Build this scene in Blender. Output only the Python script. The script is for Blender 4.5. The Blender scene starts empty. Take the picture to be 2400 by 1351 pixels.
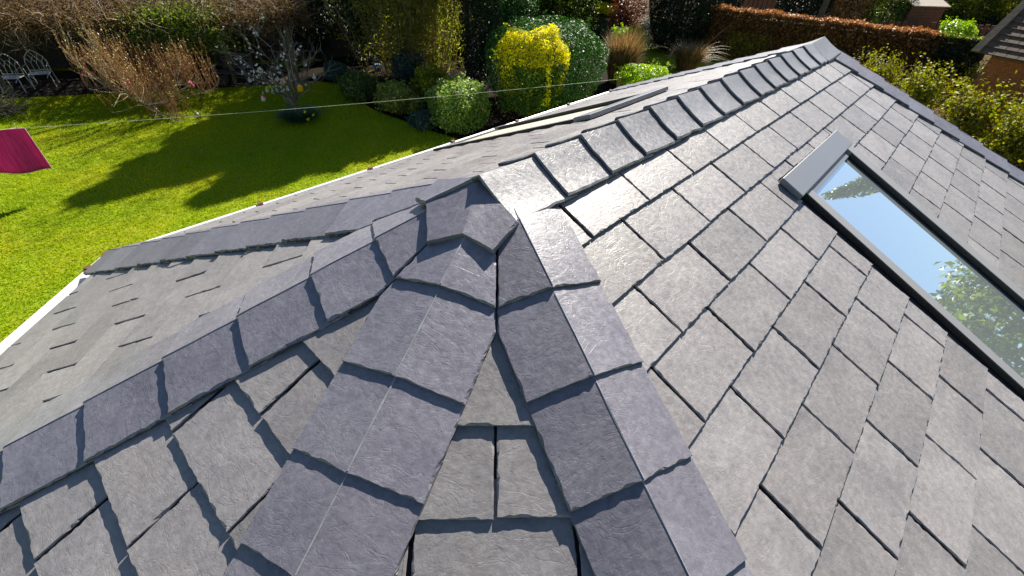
import bpy, math, random
import numpy as np
from mathutils import Vector, Matrix

# ------------------------------------------------------------------ camera, sky, sun, exposure
scene = bpy.context.scene
CAM = np.array([-0.80533, -0.76953, 0.50878])
RIGHT = np.array([0.68233480, -0.72925717, 0.05102157])
DOWN = np.array([-0.43788541, -0.46360228, -0.77027871])
FWD = np.array([0.58538499, 0.50324637, -0.63566305])
FOC = 1043.54                       # focal length in photo pixels (photo is 2400 wide)
cam_data = bpy.data.cameras.new('camera')
cam_data.sensor_width = 36.0
cam_data.lens = FOC / 2400.0 * 36.0
cam_data.clip_start = 0.02
cam_data.clip_end = 2000.0
cam = bpy.data.objects.new('camera', cam_data)
cam.matrix_world = Matrix(((RIGHT[0], -DOWN[0], -FWD[0], CAM[0]),
                           (RIGHT[1], -DOWN[1], -FWD[1], CAM[1]),
                           (RIGHT[2], -DOWN[2], -FWD[2], CAM[2]), (0, 0, 0, 1)))
scene.collection.objects.link(cam)
scene.camera = cam

SUN_AZ, SUN_EL = 19.0, 38.0
world = bpy.data.worlds.new('World')
scene.world = world
world.use_nodes = True
wn = world.node_tree
sky = wn.nodes.new('ShaderNodeTexSky')
sky.sky_type = 'NISHITA'
sky.sun_disc = False
sky.sun_elevation = math.radians(SUN_EL)
sky.sun_rotation = math.radians(90.0 - SUN_AZ)
sky.air_density = 1.0
sky.dust_density = 0.7
sky.ozone_density = 4.0
bg = wn.nodes['Background']
bg.inputs['Strength'].default_value = 0.05
wn.links.new(sky.outputs['Color'], bg.inputs['Color'])
sun_data = bpy.data.lights.new('sun', 'SUN')
sun_data.energy = 5.0
sun_data.angle = math.radians(0.5)
sun_data.color = (1.0, 0.94, 0.83)
sun = bpy.data.objects.new('sun', sun_data)
a_, e_ = math.radians(SUN_AZ), math.radians(SUN_EL)
TO_SUN = Vector((math.cos(a_) * math.cos(e_), math.sin(a_) * math.cos(e_), math.sin(e_)))
sun.rotation_euler = (-TO_SUN).to_track_quat('-Z', 'Y').to_euler()
sun.location = (6, 6, 12)
scene.collection.objects.link(sun)
scene.view_settings.view_transform = 'Standard'
scene.view_settings.look = 'None'
scene.view_settings.exposure = 1.1
scene.view_settings.gamma = 1.0
scene.view_settings.use_curve_mapping = False
scene.cycles.max_bounces = 6
scene.cycles.transparent_max_bounces = 6

# ------------------------------------------------------------------ helpers
C = scene.collection
rng = np.random.default_rng(7)
random.seed(7)
GZ = -4.5                                       # ground level below the roof apex


def unit(v):
    v = np.asarray(v, float)
    return v / np.linalg.norm(v)


def at(px, py, h=0.0):
    """the point h above the ground that a photo pixel looks at"""
    v = ((px - 1200) / FOC) * RIGHT + ((py - 675.5) / FOC) * DOWN + FWD
    t = (GZ + h - CAM[2]) / v[2]
    return CAM + v * t


def pix(P):
    q = np.asarray(P) - CAM
    z = q @ FWD
    return 1200 + FOC * (q @ RIGHT) / z, 675.5 + FOC * (q @ DOWN) / z


def depth(P):
    return float((np.asarray(P) - CAM) @ FWD)


def height_to(P, py):
    """height above ground point P whose picture row is py"""
    lo, hi = 0.0, 20.0
    for _ in range(40):
        m = (lo + hi) / 2
        if pix(P + np.array([0, 0, m]))[1] > py:
            lo = m
        else:
            hi = m
    return lo


WL = {}


def reg(o, loc=(0, 0, 0)):
    WL[o.name] = np.array(loc, float)
    return o


def tag(o, label=None, cat=None, group=None, kind=None):
    if label: o['label'] = label
    if cat: o['category'] = cat
    if group: o['group'] = group
    if kind: o['kind'] = kind
    return o


def empty(name, loc, label, cat, group=None):
    o = bpy.data.objects.new(name, None)
    o.empty_display_size = 0.1
    o.location = loc
    C.objects.link(o)
    reg(o, loc)
    return tag(o, label, cat, group)


def to_mesh(name, verts, faces):
    me = bpy.data.meshes.new(name)
    me.from_pydata([tuple(map(float, v)) for v in verts], [], faces)
    me.update()
    return me


def link(name, me, mat=None, parent=None, loc=(0, 0, 0), rot=None):
    """mesh given relative to loc (world point); part of parent if there is one"""
    o = bpy.data.objects.new(name, me)
    C.objects.link(o)
    if mat is not None and not me.materials:
        me.materials.append(mat)
    pl = WL[parent.name] if parent is not None else np.zeros(3)
    l = np.asarray(loc, float) - pl
    if rot is None:
        o.location = l
    else:
        o.matrix_basis = Matrix.Translation(Vector(l)) @ rot.to_4x4()
    o.parent = parent
    reg(o, loc)
    return o


def obj(name, verts, faces, mat, parent=None, origin=None, smooth=False):
    """verts in world space"""
    if origin is None:
        origin = WL[parent.name] if parent is not None else np.mean(np.asarray(verts, float), axis=0)
    V = np.asarray(verts, float) - np.asarray(origin, float)
    me = to_mesh(name, V, faces)
    if smooth:
        me.polygons.foreach_set('use_smooth', [True] * len(me.polygons))
    return link(name, me, mat, parent, origin)


def np_mesh(name, V, loops_per_face, nf, tint=None, flatidx=None):
    """fast mesh: V (n,3); consecutive vertices form faces of loops_per_face"""
    me = bpy.data.meshes.new(name)
    me.vertices.add(len(V))
    me.vertices.foreach_set('co', np.asarray(V, np.float32).ravel())
    idx = np.arange(nf * loops_per_face, dtype=np.int32) if flatidx is None else flatidx.astype(np.int32)
    me.loops.add(nf * loops_per_face)
    me.loops.foreach_set('vertex_index', idx)
    me.polygons.add(nf)
    me.polygons.foreach_set('loop_start', np.arange(0, nf * loops_per_face, loops_per_face, dtype=np.int32))
    me.polygons.foreach_set('loop_total', np.full(nf, loops_per_face, np.int32))
    if tint is not None:
        a = me.attributes.new('tint', 'FLOAT', 'FACE')
        a.data.foreach_set('value', tint.astype(np.float32))
    me.update(calc_edges=True)
    me.validate()
    return me


def box_vf(lo, hi):
    x0, y0, z0 = lo
    x1, y1, z1 = hi
    v = [(x0, y0, z0), (x1, y0, z0), (x1, y1, z0), (x0, y1, z0), (x0, y0, z1), (x1, y0, z1), (x1, y1, z1), (x0, y1, z1)]
    f = [(0, 3, 2, 1), (4, 5, 6, 7), (0, 1, 5, 4), (1, 2, 6, 5), (2, 3, 7, 6), (3, 0, 4, 7)]
    return v, f


def beam_vf(a, b, w, h, up=(0, 0, 1)):
    """box from a to b, w wide and h deep (centred)"""
    a, b = np.asarray(a, float), np.asarray(b, float)
    d = unit(b - a)
    up = np.asarray(up, float)
    if abs(d @ up) > 0.95:
        up = np.array([1.0, 0, 0])
    s = unit(np.cross(d, up))
    u = np.cross(s, d)
    v = []
    for p in (a, b):
        for i, j in ((-1, -1), (1, -1), (1, 1), (-1, 1)):
            v.append(p + s * w / 2 * i + u * h / 2 * j)
    f = [(0, 1, 2, 3), (7, 6, 5, 4), (0, 4, 5, 1), (1, 5, 6, 2), (2, 6, 7, 3), (3, 7, 4, 0)]
    return v, f


def merge(parts):
    V, F = [], []
    for v, f in parts:
        n = len(V)
        V.extend(v)
        F.extend([tuple(i + n for i in q) for q in f])
    return V, F


def tubes_vf(lines, sides=4):
    """lines: list of (points (n,3), radii (n,)); one tube each"""
    VV, II, n0 = [], [], 0
    ang = np.linspace(0, 2 * math.pi, sides, endpoint=False)
    ca, sa = np.cos(ang), np.sin(ang)
    for P, r in lines:
        P = np.asarray(P, float)
        n = len(P)
        r = np.broadcast_to(np.asarray(r, float), (n,))
        T = np.gradient(P, axis=0)
        T /= (np.linalg.norm(T, axis=1, keepdims=True) + 1e-9)
        ref = np.array([0.31, 0.17, 0.93]) if abs(T[0][2]) < 0.9 else np.array([1.0, 0.1, 0])
        S = np.cross(T, ref)
        S /= (np.linalg.norm(S, axis=1, keepdims=True) + 1e-9)
        U = np.cross(S, T)
        ring = P[:, None, :] + r[:, None, None] * (S[:, None, :] * ca[None, :, None] + U[:, None, :] * sa[None, :, None])
        VV.append(ring.reshape(-1, 3))
        k = np.arange(sides)
        for i in range(n - 1):
            b = n0 + i * sides
            II.append(np.stack([b + k, b + (k + 1) % sides, b + sides + (k + 1) % sides, b + sides + k], 1))
        n0 += n * sides
    return np.concatenate(VV), np.concatenate(II)


def tubes(name, lines, mat, parent=None, origin=None, sides=4, tint=False):
    V, I = tubes_vf(lines, sides)
    if origin is None:
        origin = WL[parent.name] if parent is not None else V.mean(0)
    t = rng.random(len(I)) if tint else None
    me = np_mesh(name, V - np.asarray(origin), 4, len(I), t, I.ravel())
    return link(name, me, mat, parent, origin)


def leaves_mesh(name, P, N, size, aspect=0.55, fold=0.15, droop=0.0, spread=0.9):
    """diamond leaves at P with preferred normals N"""
    n = len(P)
    nn = N + rng.normal(size=(n, 3)) * spread
    nn /= np.linalg.norm(nn, axis=1, keepdims=True) + 1e-9
    t = rng.normal(size=(n, 3))
    t[:, 2] -= droop
    t -= nn * (t * nn).sum(1, keepdims=True)
    t /= np.linalg.norm(t, axis=1, keepdims=True) + 1e-9
    s = np.cross(nn, t)
    L = size * rng.uniform(0.5, 1.5, n)[:, None]
    Wd = L * aspect * 0.5
    V = np.empty((n, 4, 3))
    V[:, 0] = P - t * L * 0.5
    V[:, 1] = P + s * Wd + nn * L * fold
    V[:, 2] = P + t * L * 0.5
    V[:, 3] = P - s * Wd + nn * L * fold
    return np_mesh(name, V.reshape(-1, 3), 4, n, rng.random(n))


def lumpy_dirs(n, lumps=14, amp=0.28, box=0.8):
    d = rng.normal(size=(n, 3))
    d /= np.linalg.norm(d, axis=1, keepdims=True)
    lumps = lumps * 3
    c = rng.normal(size=(lumps, 3))
    c /= np.linalg.norm(c, axis=1, keepdims=True)
    k = rng.uniform(8, 40, lumps)
    g = np.max(np.exp(k[None, :] * (d @ c.T - 1.0)) * rng.uniform(0.5, 1.0, lumps)[None, :], axis=1)
    b = np.sign(d) * np.abs(d) ** box
    b /= np.maximum(np.abs(b).max(1, keepdims=True), np.linalg.norm(b, axis=1, keepdims=True) * 0.86)
    return b, 1.0 - amp * 0.75 + amp * np.minimum(g, 1.1)


# ------------------------------------------------------------------ materials
def new_mat(name):
    m = bpy.data.materials.new(name)
    m.use_nodes = True
    nt = m.node_tree
    return m, nt, nt.nodes['Principled BSDF']


def node(nt, t, **kw):
    n = nt.nodes.new(t)
    for k, v in kw.items():
        if k in n.inputs.keys() if hasattr(n.inputs, 'keys') else False:
            n.inputs[k].default_value = v
        else:
            setattr(n, k, v)
    return n


def ramp(nt, fac, stops):
    r = nt.nodes.new('ShaderNodeValToRGB')
    e = r.color_ramp.elements
    e[0].position, e[0].color = stops[0][0], (*stops[0][1], 1)
    e[1].position, e[1].color = stops[-1][0], (*stops[-1][1], 1)
    for p, c in stops[1:-1]:
        x = e.new(p)
        x.color = (*c, 1)
    nt.links.new(fac, r.inputs['Fac'])
    return r.outputs['Color']


def noise(nt, vec, scale, detail=4, rough=0.55, dist=0.0):
    n = nt.nodes.new('ShaderNodeTexNoise')
    n.inputs['Scale'].default_value = scale
    n.inputs['Detail'].default_value = detail
    n.inputs['Roughness'].default_value = rough
    n.inputs['Distortion'].default_value = dist
    if vec is not None:
        nt.links.new(vec, n.inputs['Vector'])
    return n.outputs['Fac']


def coords(nt, scale=(1, 1, 1), randomize=True, rot=(0, 0, 0)):
    tc = nt.nodes.new('ShaderNodeTexCoord')
    mp = nt.nodes.new('ShaderNodeMapping')
    mp.inputs['Scale'].default_value = scale
    mp.inputs['Rotation'].default_value = rot
    nt.links.new(tc.outputs['Object'], mp.inputs['Vector'])
    if randomize:
        oi = nt.nodes.new('ShaderNodeObjectInfo')
        ml = nt.nodes.new('ShaderNodeVectorMath')
        ml.operation = 'SCALE'
        ml.inputs[0].default_value = (37.0, 91.0, 53.0)
        nt.links.new(oi.outputs['Random'], ml.inputs['Scale'])
        nt.links.new(ml.outputs['Vector'], mp.inputs['Location'])
    return mp.outputs['Vector']


def mixc(nt, fac, a, b, blend='MIX'):
    m = nt.nodes.new('ShaderNodeMix')
    m.data_type = 'RGBA'
    m.blend_type = blend
    for s, v in ((m.inputs[0], fac), (m.inputs[6], a), (m.inputs[7], b)):
        if isinstance(v, (int, float)):
            s.default_value = v
        elif isinstance(v, tuple):
            s.default_value = (*v, 1)
        else:
            nt.links.new(v, s)
    return m.outputs[2]


def mathn(nt, op, a, b=None):
    m = nt.nodes.new('ShaderNodeMath')
    m.operation = op
    for i, v in enumerate((a, b)):
        if v is None: continue
        if isinstance(v, (int, float)):
            m.inputs[i].default_value = v
        else:
            nt.links.new(v, m.inputs[i])
    return m.outputs[0]


def bump(nt, b, height, strength, distance):
    n = nt.nodes.new('ShaderNodeBump')
    n.inputs['Strength'].default_value = strength
    n.inputs['Distance'].default_value = distance
    nt.links.new(height, n.inputs['Height'])
    nt.links.new(n.outputs['Normal'], b.inputs['Normal'])
    return n


def slate_material(name, dark, mid, light, warm, rough=0.5):
    m, nt, b = new_mat(name)
    v = coords(nt)
    vs = coords(nt, (0.8, 1.35, 1.0), rot=(0, 0, 0.6))
    n1 = noise(nt, v, 7, 3, 0.6, 0.6)
    n2 = noise(nt, v, 60, 4, 0.7, 0.2)
    n3 = noise(nt, vs, 17, 4, 0.62, 1.2)
    n4 = noise(nt, vs, 8, 3, 0.6, 2.0)
    col = ramp(nt, n1, [(0.3, dark), (0.52, mid), (0.75, light)])
    wn_ = ramp(nt, noise(nt, v, 3.1, 2, 0.6, 0.4), [(0.48, (0, 0, 0)), (0.72, (1, 1, 1))])
    oi = nt.nodes.new('ShaderNodeObjectInfo')
    r2 = mathn(nt, 'FRACT', mathn(nt, 'MULTIPLY', oi.outputs['Random'], 7.31))
    wf = mathn(nt, 'ADD', mathn(nt, 'MULTIPLY', wn_, 0.5), mathn(nt, 'MULTIPLY', r2, 0.14))
    col = mixc(nt, wf, col, warm)
    br = mathn(nt, 'ADD', mathn(nt, 'MULTIPLY', oi.outputs['Random'], 0.3), 0.83)
    hs = nt.nodes.new('ShaderNodeHueSaturation')
    nt.links.new(br, hs.inputs['Value'])
    nt.links.new(col, hs.inputs['Color'])
    grain = ramp(nt, n2, [(0.3, (0.74, 0.74, 0.74)), (0.7, (1.2, 1.2, 1.2))])
    col = mixc(nt, 0.8, hs.outputs['Color'], grain, 'MULTIPLY')
    # pale rubbed marks and scratches with shapes of their own
    band = mathn(nt, 'ABSOLUTE', mathn(nt, 'SUBTRACT', n3, 0.53))
    scr = ramp(nt, band, [(0.0, (1, 1, 1)), (0.013, (0, 0, 0))])
    patch = ramp(nt, noise(nt, v, 5.5, 3, 0.5), [(0.56, (0, 0, 0)), (0.68, (1, 1, 1))])
    col = mixc(nt, mathn(nt, 'MULTIPLY', mathn(nt, 'MULTIPLY', scr, patch), 0.3), col, (0.5, 0.5, 0.51))
    # worn pale edges are left to geometry; riven relief by bump
    nt.links.new(col, b.inputs['Base Color'])
    rr = ramp(nt, n2, [(0.3, (rough - 0.08,) * 3), (0.7, (rough + 0.1,) * 3)])
    nt.links.new(rr, b.inputs['Roughness'])
    b.inputs['Specular IOR Level'].default_value = 0.55
    cl = mathn(nt, 'ABSOLUTE', mathn(nt, 'SUBTRACT', n4, 0.5))
    cleft = ramp(nt, cl, [(0.0, (0, 0, 0)), (0.02, (1, 1, 1))])
    hgt = mathn(nt, 'ADD', mathn(nt, 'MULTIPLY', n2, 0.4), mathn(nt, 'ADD', mathn(nt, 'MULTIPLY', n3, 0.6), mathn(nt, 'MULTIPLY', cleft, 0.1)))
    bump(nt, b, hgt, 0.55, 0.0036)
    return m


M = {}
M['slate'] = slate_material('field_slate', (0.205, 0.192, 0.198), (0.25, 0.235, 0.238), (0.295, 0.28, 0.28), (0.275, 0.25, 0.242), 0.43)
M['cap'] = slate_material('cap_slate', (0.158, 0.15, 0.186), (0.192, 0.184, 0.22), (0.232, 0.223, 0.258), (0.2, 0.19, 0.218), 0.39)


def plain(name, col, rough=0.5, metal=0.0, var=0.12, scale=8.0, bmp=0.0, spec=0.5):
    m, nt, b = new_mat(name)
    v = coords(nt)
    n = noise(nt, v, scale, 5, 0.6)
    lo = tuple(max(0, c * (1 - var)) for c in col)
    hi = tuple(min(1, c * (1 + var)) for c in col)
    nt.links.new(ramp(nt, n, [(0.3, lo), (0.7, hi)]), b.inputs['Base Color'])
    b.inputs['Roughness'].default_value = rough
    b.inputs['Metallic'].default_value = metal
    b.inputs['Specular IOR Level'].default_value = spec
    if bmp:
        bump(nt, b, n, 0.6, bmp)
    return m


def leaf_material(name, c1, c2, c3=None, rough=0.45, transl=0.35, spec=0.5):
    m, nt, b = new_mat(name)
    at_ = nt.nodes.new('ShaderNodeAttribute')
    at_.attribute_name = 'tint'
    c3 = c3 or c2
    col = ramp(nt, at_.outputs['Fac'], [(0.0, c1), (0.6, c2), (1.0, c3)])
    nt.links.new(col, b.inputs['Base Color'])
    b.inputs['Roughness'].default_value = rough
    b.inputs['Specular IOR Level'].default_value = spec
    if transl > 0:
        tr = nt.nodes.new('ShaderNodeBsdfTranslucent')
        hs = nt.nodes.new('ShaderNodeHueSaturation')
        hs.inputs['Saturation'].default_value = 1.15
        hs.inputs['Value'].default_value = 1.5
        nt.links.new(col, hs.inputs['Color'])
        nt.links.new(hs.outputs['Color'], tr.inputs['Color'])
        mx = nt.nodes.new('ShaderNodeMixShader')
        mx.inputs[0].default_value = transl
        nt.links.new(b.outputs[0], mx.inputs[1])
        nt.links.new(tr.outputs[0], mx.inputs[2])
        nt.links.new(mx.outputs[0], nt.nodes['Material Output'].inputs['Surface'])
    return m


M['ridge'] = slate_material('ridge_slate', (0.19, 0.185, 0.2), (0.23, 0.224, 0.24), (0.275, 0.268, 0.282), (0.24, 0.23, 0.238), 0.37)
M['edge'] = plain('shaded_slate_edge', (0.07, 0.07, 0.08), 0.75, var=0.45, scale=90)  # charcoal paints in the edges' shade, beyond the composite slate's own dark
M['cap_worn_lit'] = plain('rubbed_lit_fold', (0.28, 0.28, 0.31), 0.5, var=0.25, scale=40)  # rubbed fold; its pale tone also paints the light a bevel catches
M['underlay'] = plain('dark_underlay', (0.012, 0.013, 0.018), 0.8)
M['gutter'] = plain('white_upvc', (0.78, 0.79, 0.8), 0.35, var=0.05)
M['rust'] = plain('rusty_bracket', (0.16, 0.06, 0.035), 0.7, var=0.3, scale=60)
M['frame'] = plain('grey_aluminium', (0.18, 0.19, 0.215), 0.38, 0.0, var=0.04, scale=3)
M['frame_pale'] = plain('pale_frame_strip', (0.24, 0.24, 0.25), 0.5, var=0.05)
M['black'] = plain('gutter_shade_black', (0.012, 0.012, 0.015), 0.55)
M['wall'] = plain('rendered_wall', (0.6, 0.57, 0.5), 0.9, var=0.08, bmp=0.004)
m, nt, b = new_mat('roof_glass')
b.inputs['Base Color'].default_value = (0.84, 0.96, 1.0, 1)
b.inputs['Roughness'].default_value = 0.015
b.inputs['IOR'].default_value = 1.6
b.inputs['Metallic'].default_value = 0.84
M['glass'] = m
m, nt, b = new_mat('cream_roof_glass')
b.inputs['Base Color'].default_value = (0.72, 0.68, 0.52, 1)  # even cream base under a thin clear coat
b.inputs['Roughness'].default_value = 0.5
b.inputs['Coat Weight'].default_value = 0.25
b.inputs['Coat Roughness'].default_value = 0.02
M['cream_glass'] = m

# ------------------------------------------------------------------ ground
def sheet(name, pts, z, mat, kind='structure'):
    o = obj(name, [(p[0], p[1], z) for p in pts], [tuple(range(len(pts)))], mat, origin=(0, 0, 0))
    return tag(o, kind=kind)


m, nt, b = new_mat('lawn_turf')
v = coords(nt, randomize=False)
n1 = noise(nt, v, 0.55, 5, 0.6, 0.5)
n2 = noise(nt, v, 18, 6, 0.7)
n3 = noise(nt, v, 1.7, 4, 0.6)
g = ramp(nt, n2, [(0.3, (0.12, 0.19, 0.004)), (0.55, (0.2, 0.29, 0.005)), (0.75, (0.31, 0.37, 0.012))])
y = ramp(nt, n1, [(0.42, (0, 0, 0)), (0.68, (1, 1, 1))])
g = mixc(nt, mathn(nt, 'MULTIPLY', y, 0.7), g, (0.34, 0.29, 0.015))
br = ramp(nt, n3, [(0.6, (0, 0, 0)), (0.74, (1, 1, 1))])
g = mixc(nt, mathn(nt, 'MULTIPLY', br, 0.45), g, (0.13, 0.11, 0.035))
nt.links.new(g, b.inputs['Base Color'])
b.inputs['Roughness'].default_value = 0.85
b.inputs['Specular IOR Level'].default_value = 0.15
bump(nt, b, n2, 0.9, 0.03)
M['lawn'] = m
sheet('lawn', [(-150, -150), (260, -150), (260, 260), (-150, 260)], GZ, M['lawn'])
M['soil'] = plain('bed_soil', (0.016, 0.012, 0.008), 0.95, var=0.5, scale=14, bmp=0.03, spec=0.05)
bed_px = [(790, 196), (830, 226), (868, 254), (905, 270), (945, 284), (985, 300), (1030, 314), (1085, 330), (1300, 300), (1480, 190), (1500, 70), (1250, 40), (1000, 70), (800, 130), (640, 175), (730, 190)]
sheet('flower_bed', [at(*p) for p in bed_px], GZ + 0.02, M['soil'])
strip_px = [(-260, 262), (-100, 242), (0, 232), (300, 217), (500, 208), (700, 196), (730, 190), (640, 150), (300, 165), (0, 170), (-260, 180)]
sheet('paved_strip', [at(*p) for p in strip_px], GZ + 0.015, plain('dark_paving', (0.035, 0.03, 0.024), 0.9, var=0.4, scale=4, bmp=0.01, spec=0.05))
lawn_px = [(-420, 330), (-100, 246), (0, 235), (300, 219), (500, 210), (730, 193), (790, 198), (830, 228), (868, 256), (905, 272), (945, 286), (985, 302), (1030, 316), (1080, 330), (960, 440), (600, 600), (100, 900), (-500, 900)]
lawn_poly = np.array([at(*p)[:2] for p in lawn_px])


def in_poly(P, poly):
    inside = np.zeros(len(P), bool)
    j = len(poly) - 1
    for i in range(len(poly)):
        xi, yi = poly[i]
        xj, yj = poly[j]
        c = ((yi > P[:, 1]) != (yj > P[:, 1])) & (P[:, 0] < (xj - xi) * (P[:, 1] - yi) / (yj - yi + 1e-12) + xi)
        inside ^= c
        j = i
    return inside


M['grass'] = leaf_material('grass_blades', (0.2, 0.315, 0.004), (0.335, 0.415, 0.004), (0.5, 0.475, 0.006), 0.6, 0.35, 0.1)
lo_, hi_ = lawn_poly.min(0), lawn_poly.max(0)
P = rng.uniform(lo_, hi_, (420000, 2))
P = P[in_poly(P, lawn_poly)][:150000]
n = len(P)
h = rng.uniform(0.025, 0.06, n)
th = rng.uniform(0, 2 * math.pi, n)
V = np.zeros((n, 3, 3))
wv = 0.009
V[:, 0, 0] = P[:, 0] - wv * np.cos(th); V[:, 0, 1] = P[:, 1] - wv * np.sin(th)
V[:, 1, 0] = P[:, 0] + wv * np.cos(th); V[:, 1, 1] = P[:, 1] + wv * np.sin(th)
lean = rng.normal(size=(n, 2)) * 0.025
V[:, 2, :2] = P + lean
V[:, 0, 2] = V[:, 1, 2] = GZ
V[:, 2, 2] = GZ + h
patchy = 0.5 + 0.2 * np.sin(P[:, 0] * 1.1 + 1.3 * np.sin(P[:, 1] * 0.7)) + 0.2 * np.sin(P[:, 1] * 1.7 + P[:, 0] * 0.6 + 2.0 * np.sin(P[:, 0] * 0.35)) + 0.12 * np.sin(P[:, 0] * 4.1 - P[:, 1] * 3.3)
o = link('grass', np_mesh('grass', V.reshape(-1, 3), 3, n, np.clip(0.75 * patchy + 0.25 * rng.random(n), 0, 1)), M['grass'])
tag(o, 'short bright green mown grass covering the lawn', 'grass', kind='stuff')

# ------------------------------------------------------------------ the garden room and its slate roof
PITCH = math.radians(24.299)
SP, CP = math.sin(PITCH), math.cos(PITCH)
T22 = math.tan(math.radians(22.5))
X2 = 3.17                                   # far end of the ridge
DECK = 0.0415                               # deck lies this far below the cap folds
S_EAVE = 2.09
KA = T22 * CP                               # half-width of an end facet per metre of slope
APEX_S = DECK / CP * SP


def frame(deg, x_off=0.0):
    a = math.radians(deg)
    out = np.array([math.cos(a), math.sin(a), 0.0])
    n = out * SP + np.array([0, 0, CP])
    dn = out * CP - np.array([0, 0, SP])
    al = np.array([-math.sin(a), math.cos(a), 0.0])
    return al, dn, n, np.array([x_off, 0, 0.0])


def face_point(fr, a, s, z):
    al, dn, n, o = fr
    return o + al * a + dn * s + n * (z - DECK)


room = empty('extension_building', (1.5, 0, GZ), 'single-storey extension under a faceted grey slate roof with two roof windows', 'building')


def subdivide(poly, step, skip_head=None):
    out = []
    n = len(poly)
    for i in range(n):
        p, q = np.array(poly[i]), np.array(poly[(i + 1) % n])
        L = np.linalg.norm(q - p)
        k = max(1, int(round(L / step)))
        if skip_head is not None and min(p[1], q[1]) > skip_head:
            k = 1
        for j in range(k):
            out.append(p + (q - p) * j / k)
    return np.array(out)


def chips(n, r, chip):
    """inset of the riven top edge: fine serration with a few longer flakes"""
    c = 0.0008 + 0.0016 * r.random(n)
    i = 0
    while i < n:
        if r.random() < 0.16:
            k = int(r.integers(2, 5))
            d = chip * r.uniform(0.35, 1.0)
            for q in range(i, min(n, i + k)):
                c[q] += d * r.uniform(0.6, 1.0)
            i += k
        i += 1
    return c


def slab(poly, zt, th, r, step=0.012, jag=0.0008, chip=0.005, skip_head=None, keep=None):
    """slate of any convex outline: riven top ring, ragged edge ring, lower ring"""
    P = subdivide(poly, step, skip_head)
    n = len(P)
    nx = np.roll(P, -1, 0) - np.roll(P, 1, 0)
    inw = np.stack([-nx[:, 1], nx[:, 0]], 1)
    inw /= np.linalg.norm(inw, axis=1, keepdims=True) + 1e-9
    w = np.ones(n) if keep is None else np.array([0.0 if keep(p) else 1.0 for p in P])
    O = P + inw * (r.random(n) * jag * 2 * w)[:, None]
    T = O + inw * (chips(n, r, chip) * w)[:, None]
    B = O + inw * ((0.001 + 0.002 * r.random(n)) * w)[:, None]
    zT = np.array([zt(p[1]) for p in T])
    zO = np.array([zt(p[1]) for p in O]) - th * r.uniform(0.12, 0.5, n)
    zB = np.array([zt(p[1]) for p in B]) - th
    V = np.concatenate([np.c_[T, zT], np.c_[O, zO], np.c_[B, zB]])
    F = [tuple(range(n))]
    for i in range(n):
        j = (i + 1) % n
        F.append((i, n + i, n + j, j))
        F.append((n + i, 2 * n + i, 2 * n + j, n + j))
    return V, F


def edge_slots(me, first, flags, extra=None):
    """moulded edges get charcoal, mostly their shade painted in; faces stay paler"""
    me.materials.append(M[first])
    me.materials.append(M['edge'])
    if extra: me.materials.append(M[extra])
    me.polygons.foreach_set('material_index', flags)


def side_flags(F):
    return [1 if (i > 0 and i % 2 == 0) else 0 for i in range(len(F))]


def clip(poly, nrm, c):
    """keep points with nrm.p <= c"""
    out = []
    n = len(poly)
    for i in range(n):
        p, q = np.array(poly[i], float), np.array(poly[(i + 1) % n], float)
        dp, dq = p @ nrm - c, q @ nrm - c
        if dp <= 0:
            out.append(p)
        if (dp < 0 < dq) or (dq < 0 < dp):
            out.append(p + (q - p) * dp / (dp - dq))
    return out


def area(poly):
    a = np.array(poly)
    x, y = a[:, 0], a[:, 1]
    return 0.5 * abs((x * np.roll(y, -1) - y * np.roll(x, -1)).sum())


CW = 0.157
TW, TG = 0.31, 0.0065
rs = np.random.default_rng(21)


def zt_for(e):
    return lambda yy: 0.0150 - 0.0098 / e * yy


SKY_X0, SKY_X1, SKY_S0, SKY_S1 = 1.155, 1.94, 0.512, 2.02
variants = {}


def tile_variants(e):
    k = round(e, 4)
    if k not in variants:
        H = e + 0.07
        variants[k] = []
        for i in range(9):
            w = TW - TG
            V, F = slab([(-w / 2, 0), (w / 2, 0), (w / 2, H), (-w / 2, H)], zt_for(e), 0.0115, rs, step=0.011 if e > 0.16 else 0.03, skip_head=e + 0.02)
            me = to_mesh('slate', V, F)
            edge_slots(me, 'slate', side_flags(F))
            variants[k].append(me)
    return variants[k]


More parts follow.
